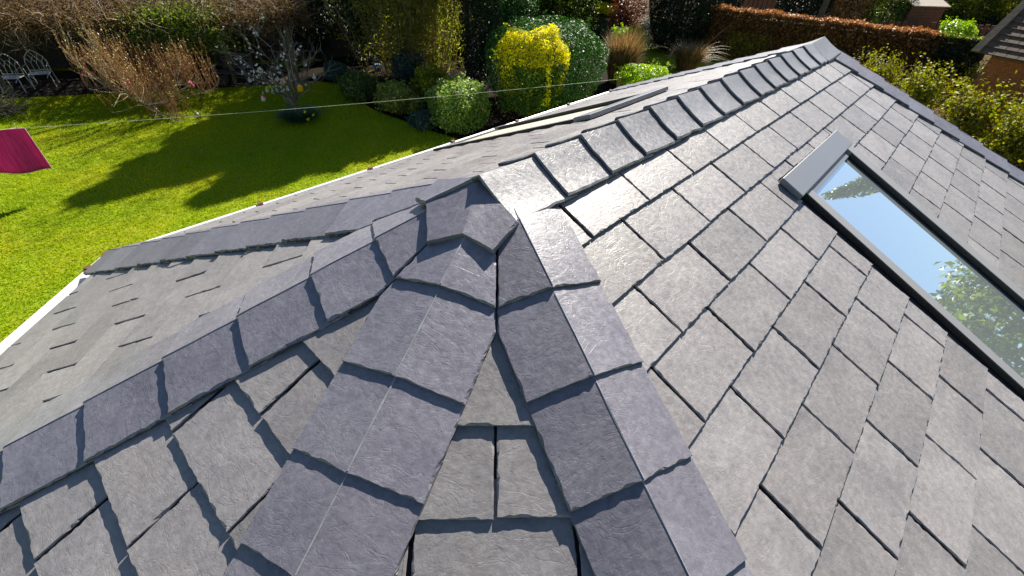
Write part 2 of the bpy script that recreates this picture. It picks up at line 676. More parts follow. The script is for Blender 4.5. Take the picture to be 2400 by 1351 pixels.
def slope(name, deg, x_off, s_first, e, joint0, side_l, side_r, sky=False, label=None, head=0.0):
    """deck polygon and its slates. side_l/side_r(s): limits of a"""
    fr = frame(deg, x_off)
    al, dn, n, o0 = fr
    s0, s1 = APEX_S, S_EAVE - 0.03
    quad = [(side_l(s0), s0), (side_l(s1), s1), (side_r(s1), s1), (side_r(s0), s0)]
    vs = [face_point(fr, a, s, -0.003) for a, s in quad]
    vb = [face_point(fr, a, s, -0.05) for a, s in quad]
    deck = obj(name, vs + vb, [(0, 1, 2, 3), (7, 6, 5, 4), (0, 4, 5, 1), (1, 5, 6, 2), (2, 6, 7, 3), (3, 7, 4, 0)], M['underlay'], room)
    if label: deck['label'] = label
    rot = Matrix(((al[0], -dn[0], n[0]), (al[1], -dn[1], n[1]), (al[2], -dn[2], n[2])))
    # side limits as half planes through two points
    def half(fa, keep_sign):
        a0, a1 = fa(0.5), fa(1.5)
        k = a1 - a0                              # a = a0 + k (s-.5)
        return k, a0 - 0.5 * k
    kl, cl = half(side_l, 1)
    kr, cr = half(side_r, -1)
    under = (CW - 0.04) / math.cos(math.atan(KA))
    cl += under
    cr -= under
    c = 0
    bottoms = []
    while True:
        s = s_first + e * c
        if s > S_EAVE - 0.4 * e: break
        bottoms.append((c, s))
        c += 1
    bottoms.append((c, S_EAVE))
    zt = zt_for(e)
    for c, sb in bottoms:
        off = joint0 + (TW / 2 if c % 2 else 0.0)
        lo, hi = side_l(sb), side_r(sb)
        k0, k1 = math.floor((lo - off) / TW) - 1, math.ceil((hi - off) / TW) + 1
        for k in range(k0, k1 + 1):
            ac = off + (k + 0.5) * TW
            w = TW - TG
            H = e + 0.07 + (head if c == 0 else 0.0)
            jit = rs.normal() * 0.0012
            sbj = sb + rs.normal() * 0.0012
            full = [(-w / 2, 0), (w / 2, 0), (w / 2, H), (-w / 2, H)]
            poly = full
            # a >= kl*s+cl ; a <= kr*s+cr with a = ac+x, s = sb-y
            poly = clip(poly, np.array([-1.0, -kl]), ac - kl * sb - cl)
            if len(poly) > 2: poly = clip(poly, np.array([1.0, -kr * -1.0]), -(ac) + kr * sb + cr)
            if len(poly) < 3 or area(poly) < 0.0008: continue
            pieces = [poly]
            if sky:
                al0, al1 = (SKY_X0, SKY_X1) if deg == -90 else (-SKY_X1, -SKY_X0)
                x0, x1 = al0 - ac, al1 - ac
                ytop, ybot = sb - SKY_S0, sb - SKY_S1       # y above ytop is above the window
                if x0 < w / 2 and x1 > -w / 2 and ybot < H and ytop > 0:
                    pieces = []
                    for q in (clip(poly, np.array([1.0, 0]), x0), clip(poly, np.array([-1.0, 0]), -x1)):
                        if len(q) > 2: pieces.append(q)
                    mid = clip(clip(poly, np.array([-1.0, 0]), -x0), np.array([1.0, 0]), x1)
                    if len(mid) > 2:
                        if ytop < H:
                            q = clip(mid, np.array([0, -1.0]), -ytop)
                            if len(q) > 2: pieces.append(q)
                        if ybot > 0:
                            q = clip(mid, np.array([0, 1.0]), ybot)
                            if len(q) > 2: pieces.append(q)
            for q in pieces:
                if area(q) < 0.0012: continue
                whole = abs(area(q) - w * H) < 1e-6
                if whole:
                    me = tile_variants(e)[rs.integers(9)]
                else:
                    V, F = slab(q, zt, 0.0115, rs, step=0.03 if deg in (90, 45, 0, -45) else 0.012, skip_head=e + 0.02)
                    me = to_mesh('slate', V, F)
                    edge_slots(me, 'slate', side_flags(F))
                R2 = rot.to_4x4() @ Matrix.Rotation(rs.normal() * 0.003, 4, 'Z') @ Matrix.Rotation(rs.normal() * 0.0014 + 0.0022, 4, 'Y')
                link('slate', me, None, deck, face_point(fr, ac + jit, sbj, rs.uniform(0, 0.0012)), R2.to_3x3())
    return deck


endl = lambda s: -KA * (s - APEX_S)
endr = lambda s: KA * (s - APEX_S)
slope('roof_slope', -90, 0, 0.1237 + 0.1702, 0.1702, 0.1156, lambda s: -KA * (s - APEX_S), lambda s: X2 + KA * (s - APEX_S), True, 'long roof slope facing the camera side, with the blue glazed roof window')
slope('roof_slope', 90, 0, 0.15 + 0.152, 0.152, -0.145, lambda s: -X2 - KA * (s - APEX_S), lambda s: KA * (s - APEX_S), True, 'long far roof slope falling towards the lawn')
slope('roof_slope', 135, 0, 0.18 + 3 * 0.1533, 0.1533, TW / 2, endl, endr, False, 'pale end facet above the white gutter', 0.12)
slope('roof_slope', 180, 0, 0.147 + 3 * 0.1675, 0.1675, TW / 2, endl, endr, False, 'bluish end facet in the lower left', 0.12)
slope('roof_slope', -135, 0, 0.147 + 3 * 0.1702, 0.1702, TW / 2, endl, endr, False, 'narrow wedge facet in the bottom middle', 0.12)
for dg in (45, 0, -45):
    slope('roof_slope', dg, X2, 0.15 + 0.17, 0.17, TW / 2, endl, endr)

# --- cap tiles on ridge and hips
CW = 0.157


def cap_tile(name, Q, v, pL, nL, pR, nR, t1, length=0.262, wmaxL=None, wmaxR=None, sag=0.0, lift=0.0, edge=0.0195):
    """folded cap whose exposed chipped end is at t1 along v from Q"""
    navg = unit(nL + nR)
    nu, nv = 7, 8
    js = list(range(-nu, nu + 1))
    top, outv = {}, {}
    chips = {}
    for i in range(nv + 1):
        f = i / nv
        for j in js:
            side = -1 if j < 0 else 1
            p, n = (pL, nL) if j < 0 else (pR, nR)
            wm = (wmaxL if j < 0 else wmaxR)
            t = t1 - f * length
            W = CW + rs.normal() * 0.0006
            if wm is not None:
                W = min(W, wm(t))
            W = max(W, 0.004)
            dist = W * abs(j) / nu
            if abs(j) == nu:
                dist -= 0.003 + (0.0045 * rs.random() if rs.random() < 0.3 else 0)
                dist = max(dist, 0.002)
            if i == 0:
                t -= 0.002 + 0.0015 * rs.random() + (0.0045 * rs.random() if rs.random() < 0.3 else 0)
            drop = edge * dist / CW + sag * math.sin(math.pi * min(1, dist / CW))
            P = Q + v * t + p * dist - n * drop + navg * (lift - (t1 - t) / 0.215 * 0.012)
            if j == 0:
                P = P - navg * 0.0012
            top[i, j] = P
            ov = np.zeros(3)
            if i == 0: ov = ov + v
            if abs(j) == nu: ov = ov + p
            outv[i, j] = ov
    idx, V = {}, []
    for k in top:
        idx[k] = len(V)
        V.append(top[k])
    idl = dict(idx)
    for i in range(nv + 1):
        idl[i, 0] = len(V)
        V.append(top[i, 0])
    F = []
    for i in range(nv):
        for j in js[:-1]:
            ix = idl if j < 0 else idx
            F.append((ix[i, j], ix[i + 1, j], ix[i + 1, j + 1], ix[i, j + 1]))
    # boundary: left edge up, head, right edge down, end
    ring = [(0, j) for j in js] + [(i, nu) for i in range(1, nv + 1)] + [(nv, j) for j in reversed(js[:-1])] + [(i, -nu) for i in range(nv - 1, 0, -1)]
    n = len(ring)
    t0_ = len(V)
    V.extend([top[k] for k in ring])
    ntop = len(F)
    b0 = len(V)
    for k in ring:
        V.append(top[k] + outv[k] * (0.0025 + 0.003 * rs.random()) - navg * 0.013 * rs.uniform(0.2, 0.5))
    for k in ring:
        V.append(top[k] + outv[k] * (0.001 + 0.002 * rs.random()) - navg * 0.0135)
    for a in range(n):
        c = (a + 1) % n
        F.append((t0_ + a, t0_ + c, b0 + c, b0 + a))
        F.append((b0 + a, b0 + c, b0 + n + c, b0 + n + a))
    # orientation check of the top
    p0, p1, p2 = [np.array(V[k]) for k in F[0][:3]]
    if np.cross(p1 - p0, p2 - p0) @ navg < 0:
        F = [tuple(reversed(q)) for q in F]
    Vw = np.array(V)
    ctr = Q + v * t1
    # local frame so that the slate texture follows the cap
    x = unit(np.cross(v, navg)); z = unit(np.cross(x, v)); 
    R = np.stack([x, np.cross(z, x), z], 1)
    loc = (Vw - ctr) @ R
    me = to_mesh(name, loc, F)
    me.polygons.foreach_set('use_smooth', [k < ntop for k in range(len(F))])
    edge_slots(me, 'ridge', [0 if k < ntop or (k - ntop) % 2 == 0 else 1 for k in range(len(F))])
    return link(name, me, M['ridge'], room, ctr, Matrix([tuple(r) for r in R]))


def hip_cap(name, Q, v, sides, t1, length=0.262, fine=True):
    navg = unit(sides[0][1] + sides[1][1])
    VV, FF, flags = [], [], []
    for (p, n, wm) in sides:
        t0 = t1 - length
        if wm is None:
            poly = [(0, 0), (CW, 0), (CW, length), (0, length)]
        else:                                   # wing trimmed along the middle line of the end facet
            poly = [(0, 0), (CW, 0), (CW, length), (0, length)]
            poly = clip(poly, np.array([1.0, KA]), KA * t1 - 0.003)
            poly = [tuple(q) for q in poly]
        if len(poly) < 3 or area(poly) < 0.001: continue
        flip = np.cross(p, -v) @ n < 0
        V2, F2 = slab(poly, lambda yy: 0.0, 0.015, rs, step=0.0125 if fine else 0.04, chip=0.0055, skip_head=length - 0.01, keep=lambda q: q[0] < 1e-6)
        W = []
        for x, y, z in V2:
            pos = Q + v * (t1 - y) + p * x - n * (0.0150 * x / CW) + navg * (z - y / 0.215 * 0.0088)
            W.append(pos)
        flags += side_flags(F2)
        k = len(VV)
        VV.extend(W)
        FF.extend([tuple(i + k for i in (reversed(f) if flip else f)) for f in F2])
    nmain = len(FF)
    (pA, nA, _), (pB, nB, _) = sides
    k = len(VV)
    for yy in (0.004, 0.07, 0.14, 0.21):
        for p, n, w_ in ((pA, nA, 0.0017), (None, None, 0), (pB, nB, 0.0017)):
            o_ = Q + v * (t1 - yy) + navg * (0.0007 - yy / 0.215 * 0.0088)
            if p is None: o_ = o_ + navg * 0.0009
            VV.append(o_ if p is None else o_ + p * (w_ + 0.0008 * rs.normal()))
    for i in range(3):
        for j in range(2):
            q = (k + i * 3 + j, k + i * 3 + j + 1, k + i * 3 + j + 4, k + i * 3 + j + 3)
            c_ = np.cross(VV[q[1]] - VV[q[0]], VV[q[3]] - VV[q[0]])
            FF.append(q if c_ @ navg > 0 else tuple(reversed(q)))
    Vw = np.array(VV)
    ctr = Q + v * t1
    x = unit(np.cross(v, navg)); z = unit(np.cross(x, v))
    Rm = np.stack([x, np.cross(z, x), z], 1)
    me = to_mesh(name, (Vw - ctr) @ Rm, FF)
    edge_slots(me, 'cap', flags + [2] * (len(FF) - nmain), 'cap_worn_lit')
    return link(name, me, M['cap'], room, ctr, Matrix([tuple(r) for r in Rm]))


def hip_caps(ang, x_off, degA, degB, ends, name='hip_cap', clampA=True, clampB=True, fine=True):
    a = math.radians(ang)
    v = unit([math.cos(a), math.sin(a), -math.cos(math.radians(22.5)) * math.tan(PITCH)])
    Q = np.array([x_off, 0, 0.0])
    hd = np.array([math.cos(a), math.sin(a), 0])
    sides = []
    for dg, cl in ((degA, clampA), (degB, clampB)):
        n = frame(dg)[2]
        p = np.cross(n, v)
        out = np.array([math.cos(math.radians(dg)), math.sin(math.radians(dg)), 0])
        if p @ (out - hd * (out @ hd)) < 0:
            p = -p
        sides.append((unit(p), n, True if cl else None))
    for i, t in enumerate(ends):
        hip_cap(name, Q, v, sides, t, 0.245 if i == 0 else 0.262, fine=fine)


def more(lst, step, tmax):
    while lst[-1] + step < tmax:
        lst.append(lst[-1] + step)
    lst.append(tmax)
    return lst


TMAX = S_EAVE * math.sqrt(1 + KA * KA) + 0.02
hip_caps(112.5, 0, 90, 135, more([0.372, 0.557, 0.766, 0.956, 1.145], 0.195, TMAX), clampA=False)
hip_caps(157.5, 0, 135, 180, more([0.372, 0.558, 0.768, 0.972, 1.182, 1.389], 0.209, TMAX))
hip_caps(-157.5, 0, 180, -135, more([0.372, 0.600, 0.798, 0.975], 0.2, TMAX))
hip_caps(-112.5, 0, -135, -90, more([0.372, 0.595, 0.816, 1.02], 0.21, TMAX), clampB=False)
hip_caps(67.5, X2, 90, 45, more([0.30], 0.205, TMAX), clampA=False, fine=False)
hip_caps(22.5, X2, 45, 0, more([0.372], 0.205, TMAX), fine=False)
hip_caps(-22.5, X2, 0, -45, more([0.372], 0.205, TMAX), fine=False)
hip_caps(-67.5, X2, -45, -90, more([0.30], 0.205, TMAX), clampB=False, fine=False)
# ridge caps: exposed ends face the near (low x) end
nR_, nB_ = frame(-90)[2], frame(90)[2]
pRt = unit(np.array([0, -CP, -SP])); pBk = unit(np.array([0, CP, -SP]))
ridge_x = [-0.071, 0.148, 0.371, 0.584, 0.806, 1.026, 1.235, 1.454, 1.672, 1.88, 2.08, 2.286, 2.493, 2.712]
for i, x in enumerate(ridge_x):
    cap_tile('ridge_cap', np.zeros(3), np.array([-1.0, 0, 0]), pBk, nB_, pRt, nR_, -x, length=0.262 if i < 13 else 0.36, sag=0.0045, lift=0.005, edge=0.0145)
cap_tile('ridge_end_cap', np.zeros(3), np.array([1.0, 0, 0]), pRt, nR_, pBk, nB_, 3.19, length=0.29, sag=0.004, lift=0.01, edge=0.013)


def slab3(name, pts, th, lift, mat, parent):
    P = np.array(pts, float)
    n = np.cross(P[2] - P[0], P[3] - P[1]); n = unit(n)
    if n[2] < 0:
        P = P[::-1]; n = -n
    o = P.mean(0) + n * lift
    x = unit(P[1] - P[0]); x = unit(x - n * (x @ n)); y = np.cross(n, x)
    q = [((p - P.mean(0)) @ x, (p - P.mean(0)) @ y) for p in P]
    V, F = slab(q, lambda yy: 0.0, th, rs, 0.03)
    me = to_mesh(name, V, F)
    return link(name, me, mat, parent, o, Matrix([tuple(r) for r in np.stack([x, y, n], 1)]))


n1_, n2_, n3_, n4_, n5_, n6_ = [np.array(q) for q in ((-0.176, 0.087, -0.079), (-0.256, -0.010, -0.116), (-0.194, -0.075, -0.087), (-0.174, -0.159, -0.106), (-0.072, -0.147, -0.070), (-0.056, 0.012, -0.024))]
m1_, m2_ = np.array((-0.163, 0.152, -0.100)), np.array((-0.074, 0.157, -0.074))


def folded_piece(name, polys, th, lift):
    """slate piece of flat facets that share their fold edge; polys: (points, fold edge index)"""
    VV, FF = [], []
    alln = []
    for pts, fold in polys:
        P = np.array(pts)
        n = unit(np.cross(P[1] - P[0], P[2] - P[0]) + np.cross(P[2] - P[0], P[3] - P[0]))
        alln.append(n if n[2] > 0 else -n)
    nav = unit(np.sum(alln, axis=0))
    for (pts, fold), nf in zip(polys, alln):
        P = [np.array(p, float) + nav * lift for p in pts]
        c = np.mean(P, axis=0)
        ring, isf = [], []
        m_ = len(P)
        for i in range(m_):
            a, b_ = P[i], P[(i + 1) % m_]
            k = 1 if i == fold else max(1, int(np.linalg.norm(b_ - a) / 0.013))
            for j in range(k):
                ring.append(a + (b_ - a) * j / k)
                isf.append((i == fold or (j == 0 and (i - 1) % m_ == fold)))
        n = len(ring)
        ch_ = chips(n, rs, 0.005)
        T = [p if f else p + unit(c - p) * ch_[i] for i, (p, f) in enumerate(zip(ring, isf))]
        O = [p - nav * th * rs.uniform(0.15, 0.5) for p in ring]
        B = [p - nav * th for p in ring]
        o = len(VV)
        VV += T + O + B
        fwd = np.cross(T[1] - T[0], c - T[0]) @ nav > 0
        f_ = [tuple(range(n))]
        ei = 0
        for i in range(n):
            j = (i + 1) % n
            if isf[i] and isf[j]: continue
            f_.append((i, n + i, n + j, j)); f_.append((n + i, 2 * n + i, 2 * n + j, n + j))
        FF += [tuple(o + k for k in (q if fwd else reversed(q))) for q in f_]
    V = np.array(VV)
    ctr = V.mean(0)
    return obj(name, V, FF, M['cap'], room, origin=ctr)


folded_piece('apex_cap', [([n6_, n1_, n2_, n3_], 3), ([n6_, n3_, n4_, n5_], 0)], 0.014, 0.005)
folded_piece('apex_cap', [([n6_ + [0, 0.004, 0.004], m2_, m1_, n1_], 9)], 0.014, 0.010)

# --- gutters, fascia, walls
def eave_corner(i, r):
    """corner i (0..7) of the eaves line at apothem r; faces run 90,135,180,225,270 at O then 315,0,45 at X2"""
    ang = [112.5, 157.5, 202.5, 247.5, 292.5, 337.5, 22.5, 67.5][i]
    x = 0.0 if i < 4 else X2
    rad = r / math.cos(math.radians(22.5))
    return np.array([x + rad * math.cos(math.radians(ang)), rad * math.sin(math.radians(ang)), 0])


R_E = S_EAVE * CP + 0.004
Z_E = -S_EAVE * SP - DECK * CP
prof = [(R_E - 0.045, Z_E - 0.025), (R_E - 0.03, Z_E - 0.095), (R_E + 0.02, Z_E - 0.115), (R_E + 0.055, Z_E - 0.09), (R_E + 0.066, Z_E - 0.022), (R_E + 0.077, Z_E - 0.018), (R_E + 0.077, Z_E - 0.03),
        (R_E + 0.064, Z_E - 0.1), (R_E + 0.02, Z_E - 0.128), (R_E - 0.04, Z_E - 0.105), (R_E - 0.058, Z_E - 0.025)]
for i in range(8):
    j = (i + 1) % 8
    V, F = [], []
    for k, (r, z) in enumerate(prof):
        for c in (i, j):
            V.append(eave_corner(c, r) + np.array([0, 0, z]))
    nP = len(prof)
    for k in range(nP):
        k2 = (k + 1) % nP
        F.append((2 * k, 2 * k + 1, 2 * k2 + 1, 2 * k2))
    gut = obj('gutter', V, F, M['gutter'], room)
    # joint clips
    a0, a1 = eave_corner(i, R_E + 0.07), eave_corner(j, R_E + 0.07)
    L = np.linalg.norm(a1 - a0)
    mid_n = unit(np.cross(a1 - a0, [0, 0, 1]))
    ks = np.arange(0.12, L, 0.78)
    for d_ in ks:
        p = a0 + (a1 - a0) * d_ / L + np.array([0, 0, Z_E - 0.014])
        tdir = unit(a1 - a0)
        v_, f_ = beam_vf(p - tdir * 0.013, p + tdir * 0.013, 0.022, 0.016)
        obj('gutter_clip', v_, f_, M['rust'], gut)
    w0, w1 = eave_corner(i, R_E - 0.07), eave_corner(j, R_E - 0.07)
    f0, f1 = eave_corner(i, R_E - 0.09), eave_corner(j, R_E - 0.09)
    V = [w0 + [0, 0, Z_E + 0.02], w1 + [0, 0, Z_E + 0.02], w1 + [0, 0, Z_E - 0.2], w0 + [0, 0, Z_E - 0.2], f0 + [0, 0, Z_E + 0.02], f1 + [0, 0, Z_E + 0.02], f1 + [0, 0, Z_E - 0.2], f0 + [0, 0, Z_E - 0.2]]
    F = [(0, 1, 2, 3), (7, 6, 5, 4), (0, 4, 5, 1), (1, 5, 6, 2), (2, 6, 7, 3), (3, 7, 4, 0)]
    obj('fascia', V, F, M['gutter'], room)
    w0, w1 = eave_corner(i, R_E - 0.2), eave_corner(j, R_E - 0.2)
    f0, f1 = eave_corner(i, R_E - 0.42), eave_corner(j, R_E - 0.42)
    V = [w0 + [0, 0, Z_E], w1 + [0, 0, Z_E], [w1[0], w1[1], GZ], [w0[0], w0[1], GZ], f0 + [0, 0, Z_E], f1 + [0, 0, Z_E], [f1[0], f1[1], GZ], [f0[0], f0[1], GZ]]
    obj('wall', V, F, M['wall'], room)

# --- roof windows
def roof_window(deg, label):
    fr = frame(deg)
    sg = 1 if deg == -90 else -1
    def bx(x0, x1, s0, s1, z0, z1):
        pts = []
        for z in (z0, z1):
            for a, s in ((x0, s0), (x1, s0), (x1, s1), (x0, s1)):
                pts.append(face_point(fr, sg * a, s, z))
        return pts, [(0, 3, 2, 1), (4, 5, 6, 7), (0, 1, 5, 4), (1, 2, 6, 5), (2, 3, 7, 6), (3, 0, 4, 7)]
    zt = 0.036
    X0, X1, S0, S1 = SKY_X0 + 0.004, SKY_X1 - 0.004, SKY_S0 + 0.004, SKY_S1 - 0.004
    XL, XR = X0 + 0.048, X1 - 0.078                # rails: left one stands clear of a black gutter
    v_, f_ = merge([bx(XL, XL + 0.055, S0 + 0.1, S1, 0.0, 0.026), bx(XR, X1 - 0.004, S0 + 0.1, S1, 0.0, zt),
                    bx(XL + 0.055, XR, S1 - 0.06, S1, 0.0, 0.024)])
    fm = obj('roof_window', v_, f_, M['frame_pale'], room)
    fm['label'] = label
    v_, f_ = merge([bx(X0 - 0.002, XL - 0.0005, S0 + 0.1, S1, -0.002, 0.003), bx(XL - 0.004, XL - 0.0004, S0 + 0.1, S1, 0.004, 0.0245), bx(XR - 0.006, XR - 0.0005, S0 + 0.13, S1 - 0.062, 0.013, zt - 0.001), bx(XR - 0.03, XR - 0.0065, S0 + 0.13, S1 - 0.062, 0.0125, 0.0145)])
    obj('side_gutter_shade', v_, f_, M['black'], fm)  # black gutter strip, plus the rails' shaded faces painted black
    v_, f_ = bx(X0 - 0.028, X1 + 0.02, S0 - 0.004, S0 + 0.1, 0.014, zt + 0.002)
    cv = obj('top_cover', v_, f_, M['frame'], fm)
    bv = cv.modifiers.new('bevel', 'BEVEL'); bv.width = 0.004; bv.segments = 2
    v_, f_ = bx(XL + 0.056, XR - 0.031, S0 + 0.102, S0 + 0.128, 0.006, zt - 0.012)
    obj('top_rail', v_, f_, M['frame'], fm)
    v_, f_ = bx(XL + 0.0555, XR - 0.0005, S0 + 0.129, S1 - 0.061, 0.002, 0.012)
    g_ = obj('glass_pane', v_, f_, M['glass'] if deg == -90 else M['cream_glass'], fm)
    return fm


roof_window(-90, 'roof window with pale blue sky reflected in its glass')
roof_window(90, 'roof window on the far slope, seen edge on')

# ------------------------------------------------------------------ the garden
def leafmat(key, *a, **k):
    M[key] = leaf_material(key + '_leaf', *a, **k)


leafmat('mid', (0.04, 0.075, 0.012), (0.1, 0.155, 0.02), (0.24, 0.3, 0.05), transl=0.25)
leafmat('dark', (0.006, 0.014, 0.006), (0.013, 0.027, 0.01), (0.03, 0.05, 0.02), rough=0.5, transl=0.05, spec=0.3)
leafmat('laurel', (0.03, 0.085, 0.018), (0.055, 0.145, 0.03), (0.11, 0.22, 0.055), rough=0.5, transl=0.15, spec=0.14)
leafmat('gold', (0.6, 0.5, 0.006), (0.82, 0.74, 0.01), (0.92, 0.88, 0.04), rough=0.6, transl=0.35, spec=0.2)
leafmat('goldgreen', (0.06, 0.11, 0.015), (0.2, 0.25, 0.02), (0.6, 0.55, 0.02), rough=0.6, transl=0.35, spec=0.2)
leafmat('varieg', (0.08, 0.13, 0.02), (0.26, 0.31, 0.03), (0.62, 0.6, 0.16), transl=0.35)
leafmat('palegreen', (0.08, 0.16, 0.02), (0.2, 0.32, 0.05), (0.42, 0.5, 0.16), transl=0.35)
leafmat('bright', (0.12, 0.24, 0.01), (0.25, 0.4, 0.015), (0.4, 0.52, 0.03), transl=0.45)
leafmat('blue', (0.03, 0.075, 0.055), (0.07, 0.13, 0.095), (0.15, 0.22, 0.16))
leafmat('grey', (0.05, 0.075, 0.035), (0.1, 0.13, 0.06), (0.18, 0.2, 0.1))
leafmat('bamboo', (0.14, 0.165, 0.02), (0.25, 0.27, 0.045), (0.42, 0.4, 0.11), rough=0.6, transl=0.55, spec=0.2)
leafmat('beech', (0.2, 0.08, 0.028), (0.48, 0.215, 0.08), (0.72, 0.42, 0.2), rough=0.6, transl=0.15, spec=0.2)
leafmat('redbrown', (0.07, 0.02, 0.012), (0.15, 0.05, 0.025), (0.24, 0.1, 0.05))
leafmat('deadleaf', (0.05, 0.03, 0.014), (0.11, 0.07, 0.03), (0.21, 0.14, 0.065), rough=0.8, transl=0.2, spec=0.08)
leafmat('ivy', (0.04, 0.07, 0.01), (0.11, 0.16, 0.02), (0.3, 0.34, 0.05), rough=0.5, spec=0.25)
leafmat('bramble', (0.15, 0.1, 0.015), (0.2, 0.24, 0.02), (0.42, 0.42, 0.05), rough=0.6, transl=0.3, spec=0.2)
leafmat('straw', (0.14, 0.085, 0.035), (0.27, 0.17, 0.075), (0.45, 0.32, 0.17), transl=0.25)
leafmat('twig', (0.12, 0.08, 0.045), (0.24, 0.165, 0.1), (0.42, 0.33, 0.22), rough=0.7, transl=0.0)
leafmat('shoot', (0.14, 0.05, 0.018), (0.28, 0.11, 0.035), (0.42, 0.23, 0.09), rough=0.6, transl=0.0)
leafmat('limb', (0.22, 0.17, 0.1), (0.36, 0.3, 0.19), (0.5, 0.44, 0.3), rough=0.8, transl=0.0)
leafmat('bark', (0.05, 0.035, 0.025), (0.1, 0.075, 0.055), (0.16, 0.13, 0.1), rough=0.9, transl=0.0)
leafmat('greytwig', (0.08, 0.062, 0.055), (0.16, 0.135, 0.125), (0.26, 0.24, 0.235), rough=0.8, transl=0.0)
leafmat('beechshade', (0.06, 0.026, 0.01), (0.17, 0.075, 0.026), (0.36, 0.2, 0.07), rough=0.6, transl=0.12, spec=0.2)  # beech leaves darkened to paint in the shade on the hedge front
leafmat('bud', (0.3, 0.22, 0.06), (0.45, 0.36, 0.12), (0.6, 0.52, 0.25), transl=0.2)
leafmat('white', (0.7, 0.7, 0.68), (0.8, 0.8, 0.78), (0.85, 0.85, 0.82), transl=0.3)
leafmat('pink', (0.6, 0.16, 0.22), (0.75, 0.3, 0.36), (0.8, 0.5, 0.52), transl=0.3)
leafmat('daff', (0.03, 0.08, 0.03), (0.05, 0.13, 0.05), (0.09, 0.18, 0.06), transl=0.3)
M['iron'] = plain('white_painted_iron', (0.65, 0.66, 0.65), 0.5, var=0.15, scale=30)
M['whitewood'] = plain('white_painted_wood', (0.72, 0.71, 0.68), 0.6, var=0.1)
M['darkwood'] = plain('dark_stained_wood', (0.035, 0.03, 0.028), 0.7, var=0.35, scale=12)
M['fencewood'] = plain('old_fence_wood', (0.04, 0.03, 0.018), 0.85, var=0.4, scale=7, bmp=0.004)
M['postwood'] = plain('weathered_post', (0.15, 0.115, 0.065), 0.85, var=0.3, scale=9, bmp=0.004)
M['redwood'] = plain('orange_brown_boards', (0.30, 0.12, 0.045), 0.75, var=0.3, scale=10)
M['shedwood'] = plain('brown_shed_boards', (0.16, 0.06, 0.03), 0.8, var=0.25, scale=8)
M['felt'] = plain('pale_roof_felt', (0.42, 0.36, 0.29), 0.9, var=0.2, scale=5)
M['brick'] = plain('red_brick', (0.4, 0.13, 0.05), 0.9, var=0.3, scale=14)
M['rooftile'] = plain('brown_roof_tile', (0.12, 0.075, 0.052), 0.85, var=0.35, scale=11, bmp=0.004)
M['paleridge'] = plain('sunlit_clay', (0.36, 0.25, 0.17), 0.85, var=0.25, scale=9)  # verge clay paled, the sun on it put into the colour


def base_of(x0, x1, y1, push=0.55):
    g = at((x0 + x1) / 2, y1)
    rx = (x1 - x0) / 2 * depth(g) / FOC
    d = unit([g[0] - CAM[0], g[1] - CAM[1], 0])
    return g + d * rx * push, rx


def stems_lines(ctr, rx, h, k, r0=0.012):
    L = []
    for i in range(k):
        a = rng.uniform(0, 2 * math.pi)
        q = ctr + np.array([math.cos(a) * rx * rng.uniform(0.2, 0.75), math.sin(a) * rx * rng.uniform(0.2, 0.75), h * rng.uniform(0.5, 0.85)])
        p0 = ctr + np.array([math.cos(a), math.sin(a), 0]) * rx * 0.08
        mid = (p0 + q) / 2 + rng.normal(size=3) * rx * 0.08
        L.append((np.array([p0, mid, q]), np.array([r0, r0 * 0.7, r0 * 0.35])))
    return L


def bush(name, label, cat, bb, mat, n, leaf=0.07, aspect=0.55, amp=0.3, lumps=16, squat=0.5, group=None, spread=0.9, hollow=0.45, stem='bark', ctr=None, rx=None, h=None, ry=None, extra=None, power=2.0, sprigs=70):
    x0, y0, x1, y1 = bb if bb else (0, 0, 0, 0)
    if ctr is None:
        ctr, rx = base_of(x0, x1, y1)
    if h is None:
        h = height_to(ctr, y0)
    ry = ry or rx
    root = empty(name, ctr, label, cat, group)
    d, lum = lumpy_dirs(n, lumps, amp)
    rad = lum * (1 - hollow * rng.random(n) ** power)
    P = np.stack([d[:, 0] * rad * rx, d[:, 1] * rad * ry, h * squat + d[:, 2] * rad * np.where(d[:, 2] > 0, h * (1 - squat), h * squat * 0.98)], 1)
    keep = P[:, 2] > 0.02
    P, d = P[keep], d[keep]
    N = d + np.array([0, 0, 0.35])
    if sprigs:
        k_ = rng.integers(0, len(P), sprigs)
        up_ = d[k_] * 0.8 + rng.normal(size=(sprigs, 3)) * 0.35 + np.array([0, 0, 0.5])
        up_ /= np.linalg.norm(up_, axis=1, keepdims=True)
        ln_ = min(rx, h) * rng.uniform(0.1, 0.34, sprigs)
        f_ = np.linspace(0, 1, 10)
        SP_ = (P[k_][:, None, :] + up_[:, None, :] * (ln_[:, None] * f_[None, :])[:, :, None]).reshape(-1, 3) + rng.normal(size=(sprigs * 10, 3)) * leaf * 0.35
        P = np.concatenate([P, SP_]); N = np.concatenate([N, np.repeat(up_, 10, 0)])
    link('foliage', leaves_mesh('foliage', P, N, leaf, aspect, spread=spread), M[mat], root, ctr)
    tubes('stems', stems_lines(ctr, rx, h, 9, max(0.008, 0.02 * rx)), M[stem], root, sides=4, tint=True)
    if extra:
        for (m2, nn, fn, lf) in extra:          # second foliage colour over part of the plant
            d2, lum2 = lumpy_dirs(nn * 3, lumps, amp)
            sel = fn(d2)
            d2, lum2 = d2[sel][:nn], lum2[sel][:nn]
            r2 = lum2 * (1.06 - 0.14 * rng.random(len(d2)))
            P2 = np.stack([d2[:, 0] * r2 * rx, d2[:, 1] * r2 * ry, h * squat + d2[:, 2] * r2 * np.where(d2[:, 2] > 0, h * (1 - squat), h * squat * 0.98)], 1)
            link('tinted_foliage', leaves_mesh('tinted_foliage', P2, d2 + np.array([0, 0, 0.35]), lf, aspect), M[m2], root, ctr)
    return root


